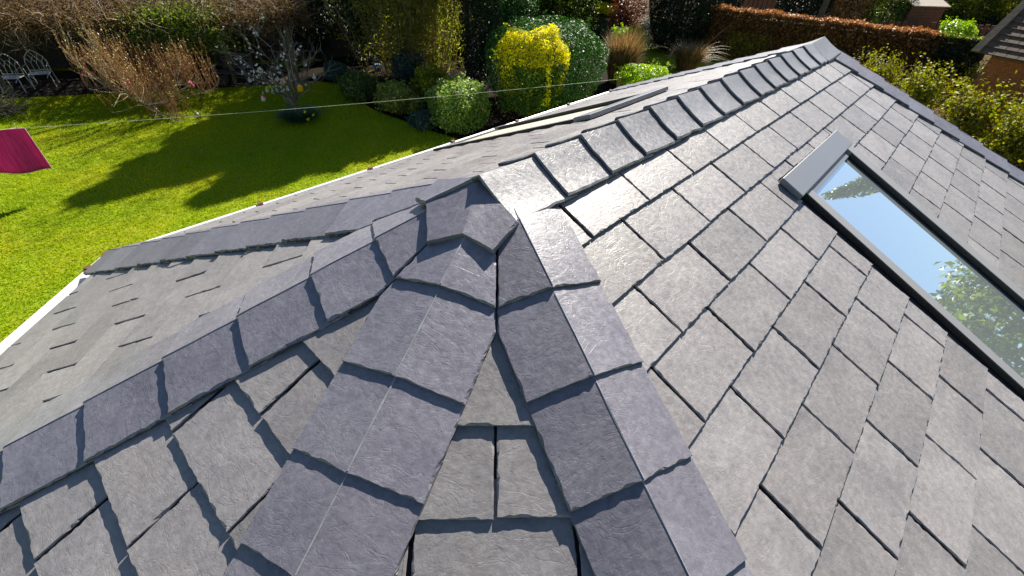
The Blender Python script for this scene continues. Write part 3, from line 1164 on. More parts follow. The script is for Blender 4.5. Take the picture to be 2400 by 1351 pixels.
def tuft(name, label, cat, bb, mat, n, flare=0.5, width=0.012, group=None, h=None, curve=0.3, ctr=None, rx=None):
    if ctr is None:
        ctr, rx = base_of(bb[0], bb[2], bb[3], 0.4)
    h = h or height_to(ctr, bb[1])
    root = empty(name, ctr, label, cat, group)
    a = rng.uniform(0, 2 * math.pi, n)
    r0 = rx * 0.45 * np.sqrt(rng.random(n))
    b0 = np.stack([np.cos(a) * r0, np.sin(a) * r0, np.zeros(n)], 1)
    hh = h * rng.uniform(0.45, 1.05, n)
    a2 = a + rng.normal(size=n) * 0.7
    fl = rx * flare * rng.uniform(0.2, 1.1, n)
    off = np.stack([np.cos(a2) * fl, np.sin(a2) * fl, np.zeros(n)], 1)
    mid = b0 + off * 0.35 + np.stack([0 * a, 0 * a, hh * 0.6], 1)
    tip = b0 + off + np.stack([0 * a, 0 * a, hh * (1 - curve * rng.random(n))], 1)
    s = np.stack([-np.sin(a2), np.cos(a2), 0 * a], 1) * width
    V = np.empty((n, 2, 4, 3))
    V[:, 0, 0] = b0 - s; V[:, 0, 1] = b0 + s; V[:, 0, 2] = mid + s * 0.8; V[:, 0, 3] = mid - s * 0.8
    V[:, 1, 0] = mid - s * 0.8; V[:, 1, 1] = mid + s * 0.8; V[:, 1, 2] = tip + s * 0.15; V[:, 1, 3] = tip - s * 0.15
    t = np.repeat(rng.random(n), 2)
    link('blades', np_mesh('blades', V.reshape(-1, 3), 4, 2 * n, t), M[mat], root, ctr)
    return root


def wander(p, d, L, k, wob, r0, r1, up=0.0):
    pts = [np.array(p, float)]
    d = unit(d)
    for i in range(k):
        d = unit(d + rng.normal(size=3) * wob + np.array([0, 0, up]))
        pts.append(pts[-1] + d * L / k)
    return np.array(pts), np.linspace(r0, r1, k + 1)


# --- back boundary: pergola smothered in bare climber, fence behind it
BU = unit([0.92, -0.39, 0])                    # along the boundary
BN = unit([0.39, 0.92, 0])                     # away from the house
f0, f1 = at(-190, 240), at(700, 193)
PH = 1.8
Lp = np.linalg.norm(f1 - f0)
pu = unit(f1 - f0)
pn = unit([-pu[1], pu[0], 0])
perg = empty('pergola', f0, 'weathered timber pergola along the back of the lawn, smothered in bare climber', 'pergola')
for k in range(6):
    p = f0 + pu * Lp * k / 5 + pn * 0.15
    for dd in (0.0, 3.0):
        v_, f_ = beam_vf(p + pn * dd, p + pn * dd + np.array([0, 0, PH]), 0.1, 0.1)
        obj('post', v_, f_, M['postwood'], perg)
for dd in (0.15, 3.15):
    v_, f_ = beam_vf(f0 + pn * dd + [0, 0, PH + 0.06], f1 + pn * dd + [0, 0, PH + 0.06], 0.07, 0.12)
    obj('beam', v_, f_, M['postwood'], perg)
for k in range(15):
    p = f0 + pu * Lp * (k + 0.3) / 15 + [0, 0, PH + 0.17]
    v_, f_ = beam_vf(p - pn * 0.1, p + pn * 3.4, 0.05, 0.1)
    obj('rafter', v_, f_, M['postwood'], perg)
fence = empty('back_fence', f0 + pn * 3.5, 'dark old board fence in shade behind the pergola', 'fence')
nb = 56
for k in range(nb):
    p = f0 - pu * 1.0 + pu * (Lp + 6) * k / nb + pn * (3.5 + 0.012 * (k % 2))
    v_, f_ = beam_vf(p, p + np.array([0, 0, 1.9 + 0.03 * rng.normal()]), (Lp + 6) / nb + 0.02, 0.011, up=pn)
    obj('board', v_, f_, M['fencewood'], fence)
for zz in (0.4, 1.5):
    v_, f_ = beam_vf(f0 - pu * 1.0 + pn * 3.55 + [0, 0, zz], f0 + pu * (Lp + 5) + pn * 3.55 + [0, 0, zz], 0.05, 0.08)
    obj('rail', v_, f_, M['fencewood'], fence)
# the climber on top
cl = empty('bare_climber', f0 + np.array([0, 0, PH]), 'thick brown tangle of leafless climber lying over the pergola roof', 'climber')
lines = []
for i in range(2000):
    p = f0 + pu * rng.uniform(-1.0, Lp + 0.6) + pn * rng.uniform(-0.8, 4.6) + np.array([0, 0, PH + 0.15 + abs(rng.normal()) * 0.26])
    d = rng.normal(size=3) * np.array([1, 1, 0.35])
    r = rng.choice([0.004, 0.006, 0.009, 0.016], p=[0.45, 0.35, 0.16, 0.04])
    lines.append(wander(p, d, rng.uniform(0.5, 1.7), 6, 0.32, r, r * 0.4))
for i in range(420):                            # trailing ends at the front
    p = f0 + pu * rng.uniform(-0.5, Lp) + pn * rng.uniform(-0.8, -0.1) + np.array([0, 0, PH + 0.1])
    lines.append(wander(p, (rng.normal() * 0.7, rng.normal() * 0.7, -0.5), rng.uniform(0.3, 0.9), 5, 0.3, 0.006, 0.002))
tubes('stems', lines, M['twig'], cl, sides=3, tint=True)
n = 60000
P = f0 + np.outer(rng.uniform(-1.2, Lp + 0.8, n), pu) + np.outer(rng.uniform(-0.72, 4.8, n), pn)
P[:, 2] = GZ + PH + 0.08 + np.abs(rng.normal(size=n)) * 0.24
me = leaves_mesh('dry_leaves', P - WL[cl.name], np.tile([0, 0, 1.0], (n, 1)), 0.12, 0.3, spread=0.8)
link('dry_leaves', me, M['deadleaf'], cl, WL[cl.name])
# ivy over one end of it
iv = empty('ivy', at(455, 210) + np.array([0, 0, PH]), 'green ivy spilling over the pergola beam behind the bare magnolia', 'ivy')
n = 11000
c = at(470, 208)
P = np.zeros((n, 3))
tt = rng.normal(size=n) * 0.62
zz = rng.random(n) ** 0.8
P = c + np.outer(tt, pu) + np.outer(-0.8 + rng.uniform(0, 1, n) * np.where(zz > 0.55, 2.6, 0.25), pn)
P[:, 2] = GZ + PH - 0.55 + zz * 1.1 + rng.normal(size=n) * 0.05
link('foliage', leaves_mesh('foliage', P - WL[iv.name], np.tile(-pn * 0.8 + [0, 0, 0.7], (n, 1)), 0.075, 0.75), M['ivy'], iv, WL[iv.name])

# --- small bare magnolia on the lawn
mb = at(360, 258)
mag = empty('magnolia', mb, 'bare vase-shaped magnolia with golden upright shoots and a few pink buds on the lawn', 'tree')
mh = height_to(mb, 80)
mr = 135 * depth(mb) / FOC
limbs, shoots, budP, tips = [], [], [], []
for i in range(13):
    a = i / 13 * 2 * math.pi + rng.normal() * 0.15
    d = np.array([math.cos(a), math.sin(a), rng.uniform(0.12, 0.6) + 0.35 * (i % 2)])
    p0 = mb + np.array([0, 0, 0.12])
    P, r = wander(p0, d, mr * rng.uniform(0.75, 1.15), 7, 0.16, 0.03, 0.012, 0.1)
    limbs.append((P, r))
    for k in range(2, 8):
        for s_ in range(2 if k < 4 else 3):
            d2 = unit(P[k] - P[k - 1]) + rng.normal(size=3) * 0.55 + np.array([0, 0, 0.25])
            Q, r2 = wander(P[k], d2, mr * rng.uniform(0.28, 0.55), 4, 0.2, 0.012, 0.005, 0.12)
            limbs.append((Q, r2))
            for u in range(6):
                b_ = Q[rng.integers(1, 5)]
                top = mh * rng.uniform(0.78, 1.04)
                ln = np.clip(mb[2] + top - b_[2], 0.2, 0.85) * rng.uniform(0.6, 1.0)
                S, r3 = wander(b_, np.array([rng.normal() * 0.22, rng.normal() * 0.22, 1.0]), ln, 3, 0.07, 0.0055, 0.003, 0.1)
                shoots.append((S, r3))
                budP.extend([S[-1], S[2] + rng.normal(size=3) * 0.01])
tr, rr_ = wander(mb, (0, 0, 1), 0.26, 3, 0.05, 0.1, 0.07)
limbs.append((tr, rr_))
tubes('branches', limbs, M['limb'], mag, sides=5, tint=True)
tubes('shoots', shoots, M['shoot'], mag, sides=3, tint=True)['kind'] = 'stuff'
budP = np.array(budP)
link('buds', leaves_mesh('buds', budP - mb, np.tile([0.3, -0.3, 0.2], (len(budP), 1)), 0.042, 0.5), M['bud'], mag, mb)
for (px_, py_) in ((195, 171), (333, 157), (216, 181), (214, 172), (447, 194), (300, 190)):
    h_ = 0.9 if px_ < 300 else 1.0
    c_ = at(px_, py_, h_)
    Pp = rng.normal(size=(16, 3)) * 0.022
    link('blossom', leaves_mesh('blossom', Pp, unit(rng.normal(size=3)) + np.zeros((16, 3)), 0.075, 0.6), M['pink'], mag, c_)

# --- little tree with white blossom, hung with ornaments
wb = at(706, 285)
wt = empty('blossom_tree', wb, 'small dark-limbed tree with sparse white blossom and hanging ornaments', 'tree')
wh = height_to(wb, 70)
limbs, wp = [], []
P, r = wander(wb, (-0.05, 0.0, 1), wh * 0.2, 4, 0.06, 0.075, 0.055)
trunkP = (P, r)
fork = P[-1]
targets = [(568, 128), (600, 90), (585, 150), (640, 60), (655, 110), (560, 80), (690, 90), (745, 115), (752, 170), (600, 185), (665, 70), (720, 130), (640, 140), (575, 165), (620, 110), (680, 120)]
for (px_, py_) in targets:
    q = None
    best = None
    for hh in np.arange(0.3, 2.6, 0.05):
        c_ = at(px_, py_, hh)
        dd = np.linalg.norm((c_ - wb)[:2])
        if best is None or dd < best:
            best, q = dd, c_
    q = q + np.array([rng.normal(), rng.normal(), 0]) * 0.3
    mids = [fork]
    K = 6
    for k in range(1, K + 1):
        mids.append(fork + (q - fork) * k / K + rng.normal(size=3) * 0.05 * (1 if k < K else 0) + np.array([0, 0, 0.12 * math.sin(math.pi * k / K)]))
    mids = np.array(mids)
    limbs.append((mids, np.linspace(0.028, 0.006, K + 1)))
    for k in range(2, K + 1):
        for s_ in range(3):
            d2 = unit(mids[k] - mids[k - 1]) + rng.normal(size=3) * 0.6
            Q, r2 = wander(mids[k], d2, rng.uniform(0.2, 0.55), 4, 0.2, 0.008, 0.003, 0.05)
            limbs.append((Q, r2))
            if px_ < 660 and rng.random() < 0.4:
                for _ in range(rng.integers(1, 4)):
                    wp.append(Q[rng.integers(1, 5)] + rng.normal(size=3) * 0.02)
tubes('trunk', [trunkP], M['bark'], wt, sides=8, tint=True)
tubes('branches', limbs, M['greytwig'], wt, sides=4, tint=True)
wp = np.repeat(np.array(wp), 4, 0) + rng.normal(size=(len(wp) * 4, 3)) * 0.012
link('blossom', leaves_mesh('blossom', wp - wb, rng.normal(size=(len(wp), 3)), 0.05, 0.9), M['white'], wt, wb)


def lathe(name, prof, mat, parent, org, seg=14):
    V, F = [], []
    for r, z in prof:
        for k in range(seg):
            a = 2 * math.pi * k / seg
            V.append((org[0] + r * math.cos(a), org[1] + r * math.sin(a), org[2] + z))
    for i in range(len(prof) - 1):
        for k in range(seg):
            F.append((i * seg + k, i * seg + (k + 1) % seg, (i + 1) * seg + (k + 1) % seg, (i + 1) * seg + k))
    F.append(tuple(range(seg))[::-1])
    F.append(tuple((len(prof) - 1) * seg + k for k in range(seg)))
    return obj(name, V, F, mat, parent, origin=org, smooth=True)


m, nt, b = new_mat('clear_glass_bulb')
b.inputs['Base Color'].default_value = (0.75, 0.8, 0.8, 1)
b.inputs['Roughness'].default_value = 0.08
b.inputs['Transmission Weight'].default_value = 0.5
M['bulb'] = m
orn = [(626, 211, 'lowest left of the row of three'), (639, 214, 'middle of the row of three'), (649, 210, 'right of the row of three'), (674, 208, 'hanging closest to the forked trunk'), (715, 150, 'highest, on the right-hand branch'), (736, 180, 'hanging at the tip of the right-hand branch'), (585, 187, 'hanging near the dark bench')]
for px_, py_, w_ in orn:
    q = min((at(px_, py_, hh) for hh in np.arange(0.2, 2.2, 0.05)), key=lambda c_: np.linalg.norm((c_ - wb)[:2]))
    e_o = empty('glass_ornament', q - np.array([0, 0, 0.07]), 'clear glass bulb ornament in the blossom tree, ' + w_, 'ornament', 'glass bulbs in the blossom tree')
    lathe('bulb', [(0.012, 0.0), (0.038, 0.012), (0.05, 0.045), (0.042, 0.078), (0.02, 0.105), (0.014, 0.118)], M['bulb'], e_o, q - np.array([0, 0, 0.07]))
    lathe('cap', [(0.017, 0.118), (0.017, 0.14), (0.006, 0.148)], M['iron'], e_o, q - np.array([0, 0, 0.07]), 8)
    tubes('string', [(np.array([q + [0, 0, 0.075], q + [0, 0, 0.2]]), np.array([0.002, 0.002]))], M['bark'], e_o, sides=3, tint=True)
M['yellow'] = plain('yellow_paint', (0.75, 0.42, 0.01), 0.4, var=0.1)
M['redp'] = plain('red_plastic', (0.7, 0.03, 0.09), 0.35, var=0.08)
M['cream'] = plain('cream_plastic', (0.72, 0.68, 0.55), 0.5, var=0.06)
q = min((at(706, 204, hh) for hh in np.arange(0.2, 2.2, 0.05)), key=lambda c_: np.linalg.norm((c_ - wb)[:2])) - unit([FWD[0], FWD[1], 0]) * 0.1
fd = empty('bird_feeder', q - np.array([0, 0, 0.09]), 'yellow dome-shaped bird feeder fixed to the trunk of the blossom tree', 'bird feeder')
lathe('dome', [(0.085, 0.0), (0.085, 0.09), (0.07, 0.14), (0.04, 0.175), (0.01, 0.19)], M['yellow'], fd, q - np.array([0, 0, 0.09]))
for zz in (0.02, 0.05, 0.08, 0.11):
    lathe('rib', [(0.087, zz), (0.09, zz + 0.006), (0.087, zz + 0.012)], plain('orange_band', (0.45, 0.2, 0.01), 0.5), fd, q - np.array([0, 0, 0.09]), 14)
q = at(617, 231, 0.42)
ft = empty('bird_feeder', q - np.array([0, 0, 0.08]), 'cream bird feeder with a red top hanging left of the blossom tree', 'bird feeder')
lathe('jar', [(0.05, 0.0), (0.068, 0.02), (0.06, 0.1), (0.045, 0.125)], M['cream'], ft, q - np.array([0, 0, 0.08]))
lathe('lid', [(0.075, 0.125), (0.072, 0.15), (0.04, 0.19), (0.012, 0.205)], M['redp'], ft, q - np.array([0, 0, 0.08]))
tubes('wire', [(np.array([q + [0, 0, 0.12], q + [0.1, 0.05, 0.62]]), np.array([0.002, 0.002]))], M['bark'], ft, sides=3, tint=True)
q = min((at(675, 190, hh) for hh in np.arange(0.2, 2.2, 0.05)), key=lambda c_: np.linalg.norm((c_ - wb)[:2]))
lathe('bell', [(0.045, -0.05), (0.04, -0.02), (0.025, 0.025), (0.008, 0.045)], plain('dark_red_bell', (0.3, 0.03, 0.05), 0.5), None, q)
tag(bpy.data.objects['bell'], 'small dark red bell hung in the fork of the blossom tree', 'bell')
# daffodil clump round its foot
dc = at(705, 283)
da = tuft('daffodil_clump', 'round clump of dark green daffodil leaves under the blossom tree', 'daffodils', None, 'daff', 1700, flare=0.8, width=0.011, h=0.36, ctr=dc, rx=50 * depth(dc) / FOC)
for px_, py_, h_ in ((722, 281, 0.3), (714, 262, 0.4), (734, 270, 0.3)):
    c_ = at(px_, py_, h_)
    Pp = rng.normal(size=(10, 3)) * 0.015
    link('daffodil_flower', leaves_mesh('daffodil_flower', Pp, np.tile([0, -1.0, 0.4], (10, 1)), 0.085 if px_ == 722 else 0.05, 0.6), M['gold'], da, c_)

# --- chairs, benches
def gothic_chair(px_, py_, label, sc, yaw):
    g = at(px_, py_)
    root = empty('garden_chair', g, label, 'chair', 'gothic iron garden chairs')
    cz, sz = math.cos(yaw), math.sin(yaw)
    def T(x, y, z):
        return g + np.array([x * cz - y * sz, x * sz + y * cz, z]) * sc
    def tb(nm, pl, r=0.011):
        pts = np.array([T(*p) for p in pl])
        return tubes(nm, [(pts, np.full(len(pts), r * sc))], M['iron'], root, sides=6)
    w = 0.27
    arch = [(-w, 0.2, 0.42), (-w, 0.24, 0.72), (-w * 0.82, 0.26, 0.86), (-w * 0.45, 0.275, 0.97), (0, 0.28, 1.06), (w * 0.45, 0.275, 0.97), (w * 0.82, 0.26, 0.86), (w, 0.24, 0.72), (w, 0.2, 0.42)]
    tb('back_frame', arch, 0.014)
    for k in (-1, 0, 1):                          # tracery of crossing pointed arches
        for s_ in (-1, 1):
            x0 = k * w * 0.5
            tb('tracery', [(x0, 0.2, 0.45), (x0, 0.235, 0.68), (x0 + s_ * w * 0.2, 0.25, 0.78), (x0 + s_ * w * 0.42, 0.262, 0.86 if k else 0.92)], 0.008)
    tb('back_rail', [(-w, 0.205, 0.47), (w, 0.205, 0.47)], 0.011)
    tb('seat_frame', [(-w, 0.2, 0.42), (-w, -0.22, 0.43), (w, -0.22, 0.43), (w, 0.2, 0.42), (-w, 0.2, 0.42)], 0.013)
    for k in range(7):
        y_ = -0.18 + k * 0.06
        tb('seat_slat', [(-w, y_, 0.428), (w, y_, 0.428)], 0.009)
    for sx in (-1, 1):
        tb('leg', [(sx * w, -0.22, 0.43), (sx * w * 1.03, -0.25, 0.2), (sx * w * 1.06, -0.27, 0)], 0.014)
        tb('leg', [(sx * w, 0.2, 0.42), (sx * w * 1.03, 0.25, 0.2), (sx * w * 1.06, 0.3, 0)], 0.014)
        tb('arm', [(sx * w, 0.23, 0.66), (sx * w * 1.1, 0.0, 0.67), (sx * w * 1.1, -0.2, 0.65), (sx * w, -0.22, 0.43)], 0.012)
    tb('apron', [(-w, -0.22, 0.43), (-w * 0.75, -0.235, 0.37), (-w * 0.6, -0.24, 0.3)], 0.009)
    tb('apron', [(w, -0.22, 0.43), (w * 0.75, -0.235, 0.37), (w * 0.6, -0.24, 0.3)], 0.009)
    return root


yaw0 = math.atan2(BU[1], BU[0])
gothic_chair(112, 203, 'white iron chair with arched gothic back, right of the pair under the pergola', 0.98, yaw0 + 0.12)
gothic_chair(46, 214, 'white iron chair with arched gothic back, half hidden behind the twiggy bush', 0.98, yaw0 - 0.1)


def bench(px_, py_, wd, label, mat, yaw, vertical):
    g = at(px_, py_)
    root = empty('bench', g, label, 'bench')
    cz, sz = math.cos(yaw), math.sin(yaw)
    def T(x, y, z):
        return g + np.array([x * cz - y * sz, x * sz + y * cz, z])
    def bm(nm, a, b_, w, h_, up=(0, 0, 1)):
        v_, f_ = beam_vf(T(*a), T(*b_), w, h_, up)
        obj(nm, v_, f_, mat, root)
    hw = wd / 2
    for sx in (-1, 1):
        bm('leg', (sx * hw, -0.25, 0), (sx * hw, -0.25, 0.62), 0.06, 0.06)
        bm('leg', (sx * hw, 0.22, 0), (sx * hw, 0.3, 0.92), 0.06, 0.06)
        bm('arm', (sx * hw, -0.3, 0.64), (sx * hw, 0.27, 0.64), 0.07, 0.035)
    for k in range(5):
        bm('seat_slat', (-hw, -0.24 + k * 0.11, 0.43), (hw, -0.24 + k * 0.11, 0.43), 0.085, 0.025)
    bm('top_rail', (-hw, 0.3, 0.92), (hw, 0.3, 0.92), 0.05, 0.08)
    bm('bottom_rail', (-hw, 0.24, 0.52), (hw, 0.24, 0.52), 0.045, 0.06)
    if vertical:
        for k in range(15):
            x = -hw + wd * (k + 0.7) / 15.4
            bm('back_slat', (x, 0.242, 0.55), (x, 0.298, 0.88), 0.055, 0.02, up=(cz, sz, 0))
    else:
        for k in range(3):
            bm('back_slat', (-hw, 0.255 + k * 0.014, 0.61 + k * 0.1), (hw, 0.255 + k * 0.014, 0.61 + k * 0.1), 0.022, 0.06)
    return root


bench(806, 120, 1.75, 'white slatted bench in the gap between dark shrubs', M['whitewood'], yaw0 + 0.35, True)
M['bluegrey'] = plain('weathered_grey_blue_wood', (0.06, 0.064, 0.085), 0.5, var=0.2)
bench(560, 199, 1.05, 'weathered grey bench in deep shade left of the blossom tree', M['bluegrey'], yaw0 - 0.5, False)

# --- washing line and sheet
LH = 1.49
l0 = at(52, 294, LH)
l1 = at(1452, 186, 1.62)
ld = unit(l1 - l0)
ln = l0 - ld * 3.2
pts = np.array([ln + (l1 - ln) * t + np.array([0, 0, -0.10 * math.sin(math.pi * t)]) for t in np.linspace(0, 1, 24)])
wl = tubes('washing_line', [(pts, np.full(24, 0.0035))], plain('line_cord', (0.6, 0.6, 0.5), 0.6), None, sides=5)
tag(wl, 'thin pale washing line stretched across the lawn in front of the shrubs', 'washing line')
for nm, p, lb in (('line_post', l1, 'wooden post at the shrub end of the washing line'), ('line_post', ln, 'wooden post at the near lawn end of the washing line')):
    v_, f_ = beam_vf((p[0], p[1], GZ), (p[0], p[1], p[2] + 0.05), 0.07, 0.07)
    o = obj(nm, v_, f_, M['postwood'], None, origin=(p[0], p[1], GZ))
    tag(o, lb, 'post', 'washing line posts')
m, nt, b = new_mat('magenta_cloth')
v = coords(nt, (1, 1, 1), False)
wv_ = noise(nt, coords(nt, (9, 9, 0.8), False), 3, 3, 0.5, 0.4)
cc = ramp(nt, wv_, [(0.35, (0.46, 0.03, 0.2)), (0.65, (0.56, 0.06, 0.29))])
nt.links.new(cc, b.inputs['Base Color'])
b.inputs['Roughness'].default_value = 0.85
tr_ = nt.nodes.new('ShaderNodeBsdfTranslucent'); nt.links.new(cc, tr_.inputs['Color'])
mx = nt.nodes.new('ShaderNodeMixShader'); mx.inputs[0].default_value = 0.45
nt.links.new(b.outputs[0], mx.inputs[1]); nt.links.new(tr_.outputs[0], mx.inputs[2])
nt.links.new(mx.outputs[0], nt.nodes['Material Output'].inputs['Surface'])
V, F = [], []
nx_, nz_ = 24, 10
sag_ = lambda t: -0.10 * math.sin(math.pi * t)
Ltot = np.linalg.norm(l1 - ln)
side_n = unit([-ld[1], ld[0], 0])
for i in range(nx_ + 1):
    for j in range(nz_ + 1):
        dd = 3.2 - 1.7 * i / nx_
        base = ln + ld * dd + np.array([0, 0, sag_(dd / Ltot)])
        f = j / nz_
        V.append(base + np.array([0, 0, -0.86 * f]) + side_n * (0.075 * (0.35 + 0.65 * f) * math.sin(i * 0.62 + 0.6 + 0.5 * math.sin(i * 0.37)) + 0.02 * f))
for i in range(nx_):
    for j in range(nz_):
        a = i * (nz_ + 1) + j
        F.append((a, a + nz_ + 1, a + nz_ + 2, a + 1))
sh_root = empty('laundry_sheet', ln + ld * 2.4 + [0, 0, -0.86], 'magenta cloth hanging from the washing line at the left edge', 'laundry')
sheet_o = obj('cloth', V, F, m, sh_root, smooth=True)
sd = sheet_o.modifiers.new('thickness', 'SOLIDIFY'); sd.thickness = 0.006
hem = [(np.array(V[(nz_ + 1) * 0: (nz_ + 1) * 1]) , np.full(nz_ + 1, 0.006)), (np.array([V[i * (nz_ + 1) + nz_] for i in range(nx_ + 1)]), np.full(nx_ + 1, 0.006)), (np.array([V[i * (nz_ + 1)] for i in range(nx_ + 1)]), np.full(nx_ + 1, 0.007))]
tubes('hem', hem, plain('pale_pink_hem', (0.75, 0.42, 0.5), 0.8), sh_root, sides=5)
for k in (1.55, 2.35, 3.1):
    p = ln + ld * (3.2 - 1.7 + k - 1.5) + np.array([0, 0, 0.0])
    v_, f_ = beam_vf(p + [0, 0, -0.05], p + [0, 0, 0.035], 0.014, 0.02)
    obj('peg', v_, f_, M['whitewood'], sh_root)
bl = at(462, 268, 0.05)
lathe('ball', [(0.012, -0.05), (0.035, -0.038), (0.05, -0.012), (0.05, 0.012), (0.035, 0.038), (0.012, 0.05)], plain('scuffed_white_ball', (0.6, 0.55, 0.52), 0.5, var=0.35, scale=30), None, bl)
tag(bpy.data.objects['ball'], 'small scuffed pale ball lying on the lawn beyond the magnolia shadow', 'ball')

# --- twiggy bush at the left edge
tb_ = at(8, 268)
tw = empty('twiggy_shrub', tb_, 'low leafless pale twiggy shrub at the left edge of the lawn', 'shrub')
lines = []
for i in range(230):
    a = rng.uniform(0, 2 * math.pi)
    d = np.array([math.cos(a), math.sin(a), rng.uniform(0.1, 1.4)])
    lines.append(wander(tb_ + np.array([0, 0, 0.05]), d, rng.uniform(0.45, 1.05), 7, 0.45, 0.011, 0.004, 0.02))
tubes('stems', lines, M['limb'], tw, sides=4, tint=True)

# --- shrubs of the border
bush('blue_green_shrub', 'small blue-green shrub at the head of the border, nearest the benches', 'shrub', (768, 146, 818, 196), 'blue', 2600, 0.07)
bush('leafy_shrub', 'low rounded green shrub at the back corner of the lawn', 'shrub', (803, 172, 890, 240), 'mid', 5200, 0.07)
bush('variegated_shrub', 'yellow-edged variegated shrub beside the lawn edge', 'shrub', (888, 192, 968, 272), 'varieg', 5200, 0.06)
bush('variegated_shrub', 'small upright variegated shrub tucked between the big-leaved plant and the clipped bush', 'shrub', (950, 222, 990, 272), 'varieg', 2000, 0.055)
bush('bronze_shrub', 'green and orange tinted shrub behind the clipped pale bush', 'shrub', (968, 158, 1058, 258), 'goldgreen', 5200, 0.07, amp=0.45)
bush('clipped_shrub', 'round clipped pale green variegated bush, the brightest by the lawn', 'shrub', (1008, 188, 1142, 316), 'palegreen', 10000, 0.075, amp=0.28, lumps=24, sprigs=60)
bush('low_mound', 'low dark blue-green mound at the lawn edge', 'shrub', (963, 264, 1032, 304), 'blue', 3000, 0.06, amp=0.12, squat=0.4)
bl_c = at(940, 262)
bf = empty('broad_leaved_plant', bl_c, 'clump of broad glossy leaves under the variegated shrub', 'plant')
Pq = rng.normal(size=(34, 3)) * np.array([0.2, 0.2, 0.07]) + np.array([0, 0, 0.22])
link('leaves', leaves_mesh('leaves', Pq, np.tile([0, 0, 1.0], (34, 1)), 0.27, 0.75, spread=0.5), M['daff'], bf, bl_c)
bush('laurel', 'large glossy dark green laurel dome behind the golden shrub', 'shrub', (1138, 44, 1392, 262), 'laurel', 26000, 0.085, 0.5, amp=0.16, lumps=20)
bush('golden_shrub', 'tall bright yellow shrub with green leaves breaking through its side', 'shrub', (1160, 64, 1306, 300), 'goldgreen', 12000, 0.06, amp=0.3, squat=0.6,
     extra=[('gold', 9000, lambda d: (d[:, 2] > 0.25) | ((d[:, 2] > -0.5) & (np.sin(d[:, 0] * 5 + d[:, 1] * 3) > 0.75)), 0.06), ('laurel', 5000, lambda d: (d[:, 2] < 0.15) & (d[:, 2] > -0.7) & (d[:, 1] < 0.3), 0.08)])
# bamboo
bbm = at(1000, 186) + BN * 0.7
ba = empty('bamboo', bbm, 'tall olive bamboo thicket behind the border', 'bamboo')
lines, LP = [], []
for i in range(170):
    ou, on = rng.normal() * 0.8, rng.normal() * 0.4
    b0 = bbm + BU * ou + BN * on
    hgt_ = rng.uniform(4.5, 10.4) * (1.0 - 0.12 * min(2.0, abs(ou)))
    P, r = wander(b0, BU * ou * 0.16 + BN * on * 0.16 + np.array([rng.normal() * 0.06, rng.normal() * 0.06, 1]), hgt_, 8, 0.04, 0.013, 0.004)
    lines.append((P, r))
    for k in range(200):
        f = 0.06 + 0.94 * rng.random()
        j_ = min(7, int(f * 8))
        q = P[j_] + (P[j_ + 1] - P[j_]) * rng.random()
        LP.append(q + rng.normal(size=3) * np.array([0.24, 0.24, 0.16]) * (0.6 + 0.6 * f))
tubes('canes', lines, M['straw'], ba, sides=5, tint=True)
LP = np.array(LP)
link('foliage', leaves_mesh('foliage', LP - bbm, np.tile([0, 0, 0.6], (len(LP), 1)), 0.15, 0.2, droop=0.4), M['bamboo'], ba, bbm)
bush('dark_evergreen', 'tall narrow almost black evergreen to the right of the bamboo', 'tree', (1085, -150, 1160, 215), 'dark', 15000, 0.07, amp=0.25)
bush('camellia', 'evergreen shrub with white glints behind the laurel', 'shrub', (1130, -60, 1250, 130), 'laurel', 15000, 0.09, 0.55, amp=0.4)
bush('grey_green_shrub', 'small dull green shrub at the foot of the bamboo', 'shrub', (920, 118, 995, 196), 'blue', 3600, 0.07)
bush('dark_shrub', 'dark shrub overhanging the white bench', 'shrub', (690, -70, 800, 60), 'dark', 9000, 0.09, ctr=at(745, 150) + BN * 0.8, rx=0.95, h=2.9, squat=0.72)
bush('dark_shrub', 'dark open shrub between the white bench and the bamboo', 'shrub', (820, -60, 920, 190), 'dark', 9000, 0.09, ctr=at(870, 170) + BN * 0.9, rx=0.8, h=3.2, squat=0.68, hollow=0.9, power=1.2)
# plants in the far border
bush('yellow_shrub', 'small yellow twiggy shrub behind the laurel', 'shrub', (1322, 36, 1374, 112), 'goldgreen', 3000, 0.09, amp=0.4)
bush('grey_dome_shrub', 'round grey-green shrub beside the tan grasses', 'shrub', (1366, 38, 1446, 110), 'grey', 6000, 0.09)
bush('topiary', 'round clipped golden topiary in the far border', 'topiary', (1382, 9, 1430, 104), 'goldgreen', 4200, 0.07, amp=0.1, squat=0.75, extra=[('gold', 2600, lambda d: d[:, 2] > 0.2, 0.08)])
bush('mixed_shrub', 'loose lime green shrub behind the tan grass clump', 'shrub', (1418, 55, 1500, 150), 'bright', 5200, 0.09, amp=0.5)
bush('red_twig_shrub', 'red-brown twiggy shrub beside the black conifer', 'shrub', (1412, -40, 1502, 122), 'redbrown', 6500, 0.08, amp=0.5, hollow=0.9)
bush('evergreen_shrub', 'loose evergreen shrub behind the round topiary', 'shrub', (1240, -80, 1385, 116), 'ivy', 9000, 0.1, amp=0.4)
bush('black_conifer', 'broad black-green conifer column at the garden corner', 'tree', (1500, -260, 1645, 128), 'dark', 34000, 0.15, 0.3, amp=0.08, squat=0.5)
bush('fern_shrub', 'feathery dark shrub at the foot of the black conifer', 'shrub', (1478, 46, 1565, 116), 'blue', 4200, 0.14, 0.2, amp=0.5)
tuft('tan_grass', 'tall clump of dry tan ornamental grass beside the laurel', 'grass clump', (1395, 62, 1500, 200), 'straw', 2600, flare=0.75, width=0.012)
tuft('brown_grass', 'cut-back brown grass clump near the far roof edge', 'grass clump', (1560, 92, 1650, 172), 'straw', 1500, flare=0.9, width=0.016)
ar = at(1605, 165)
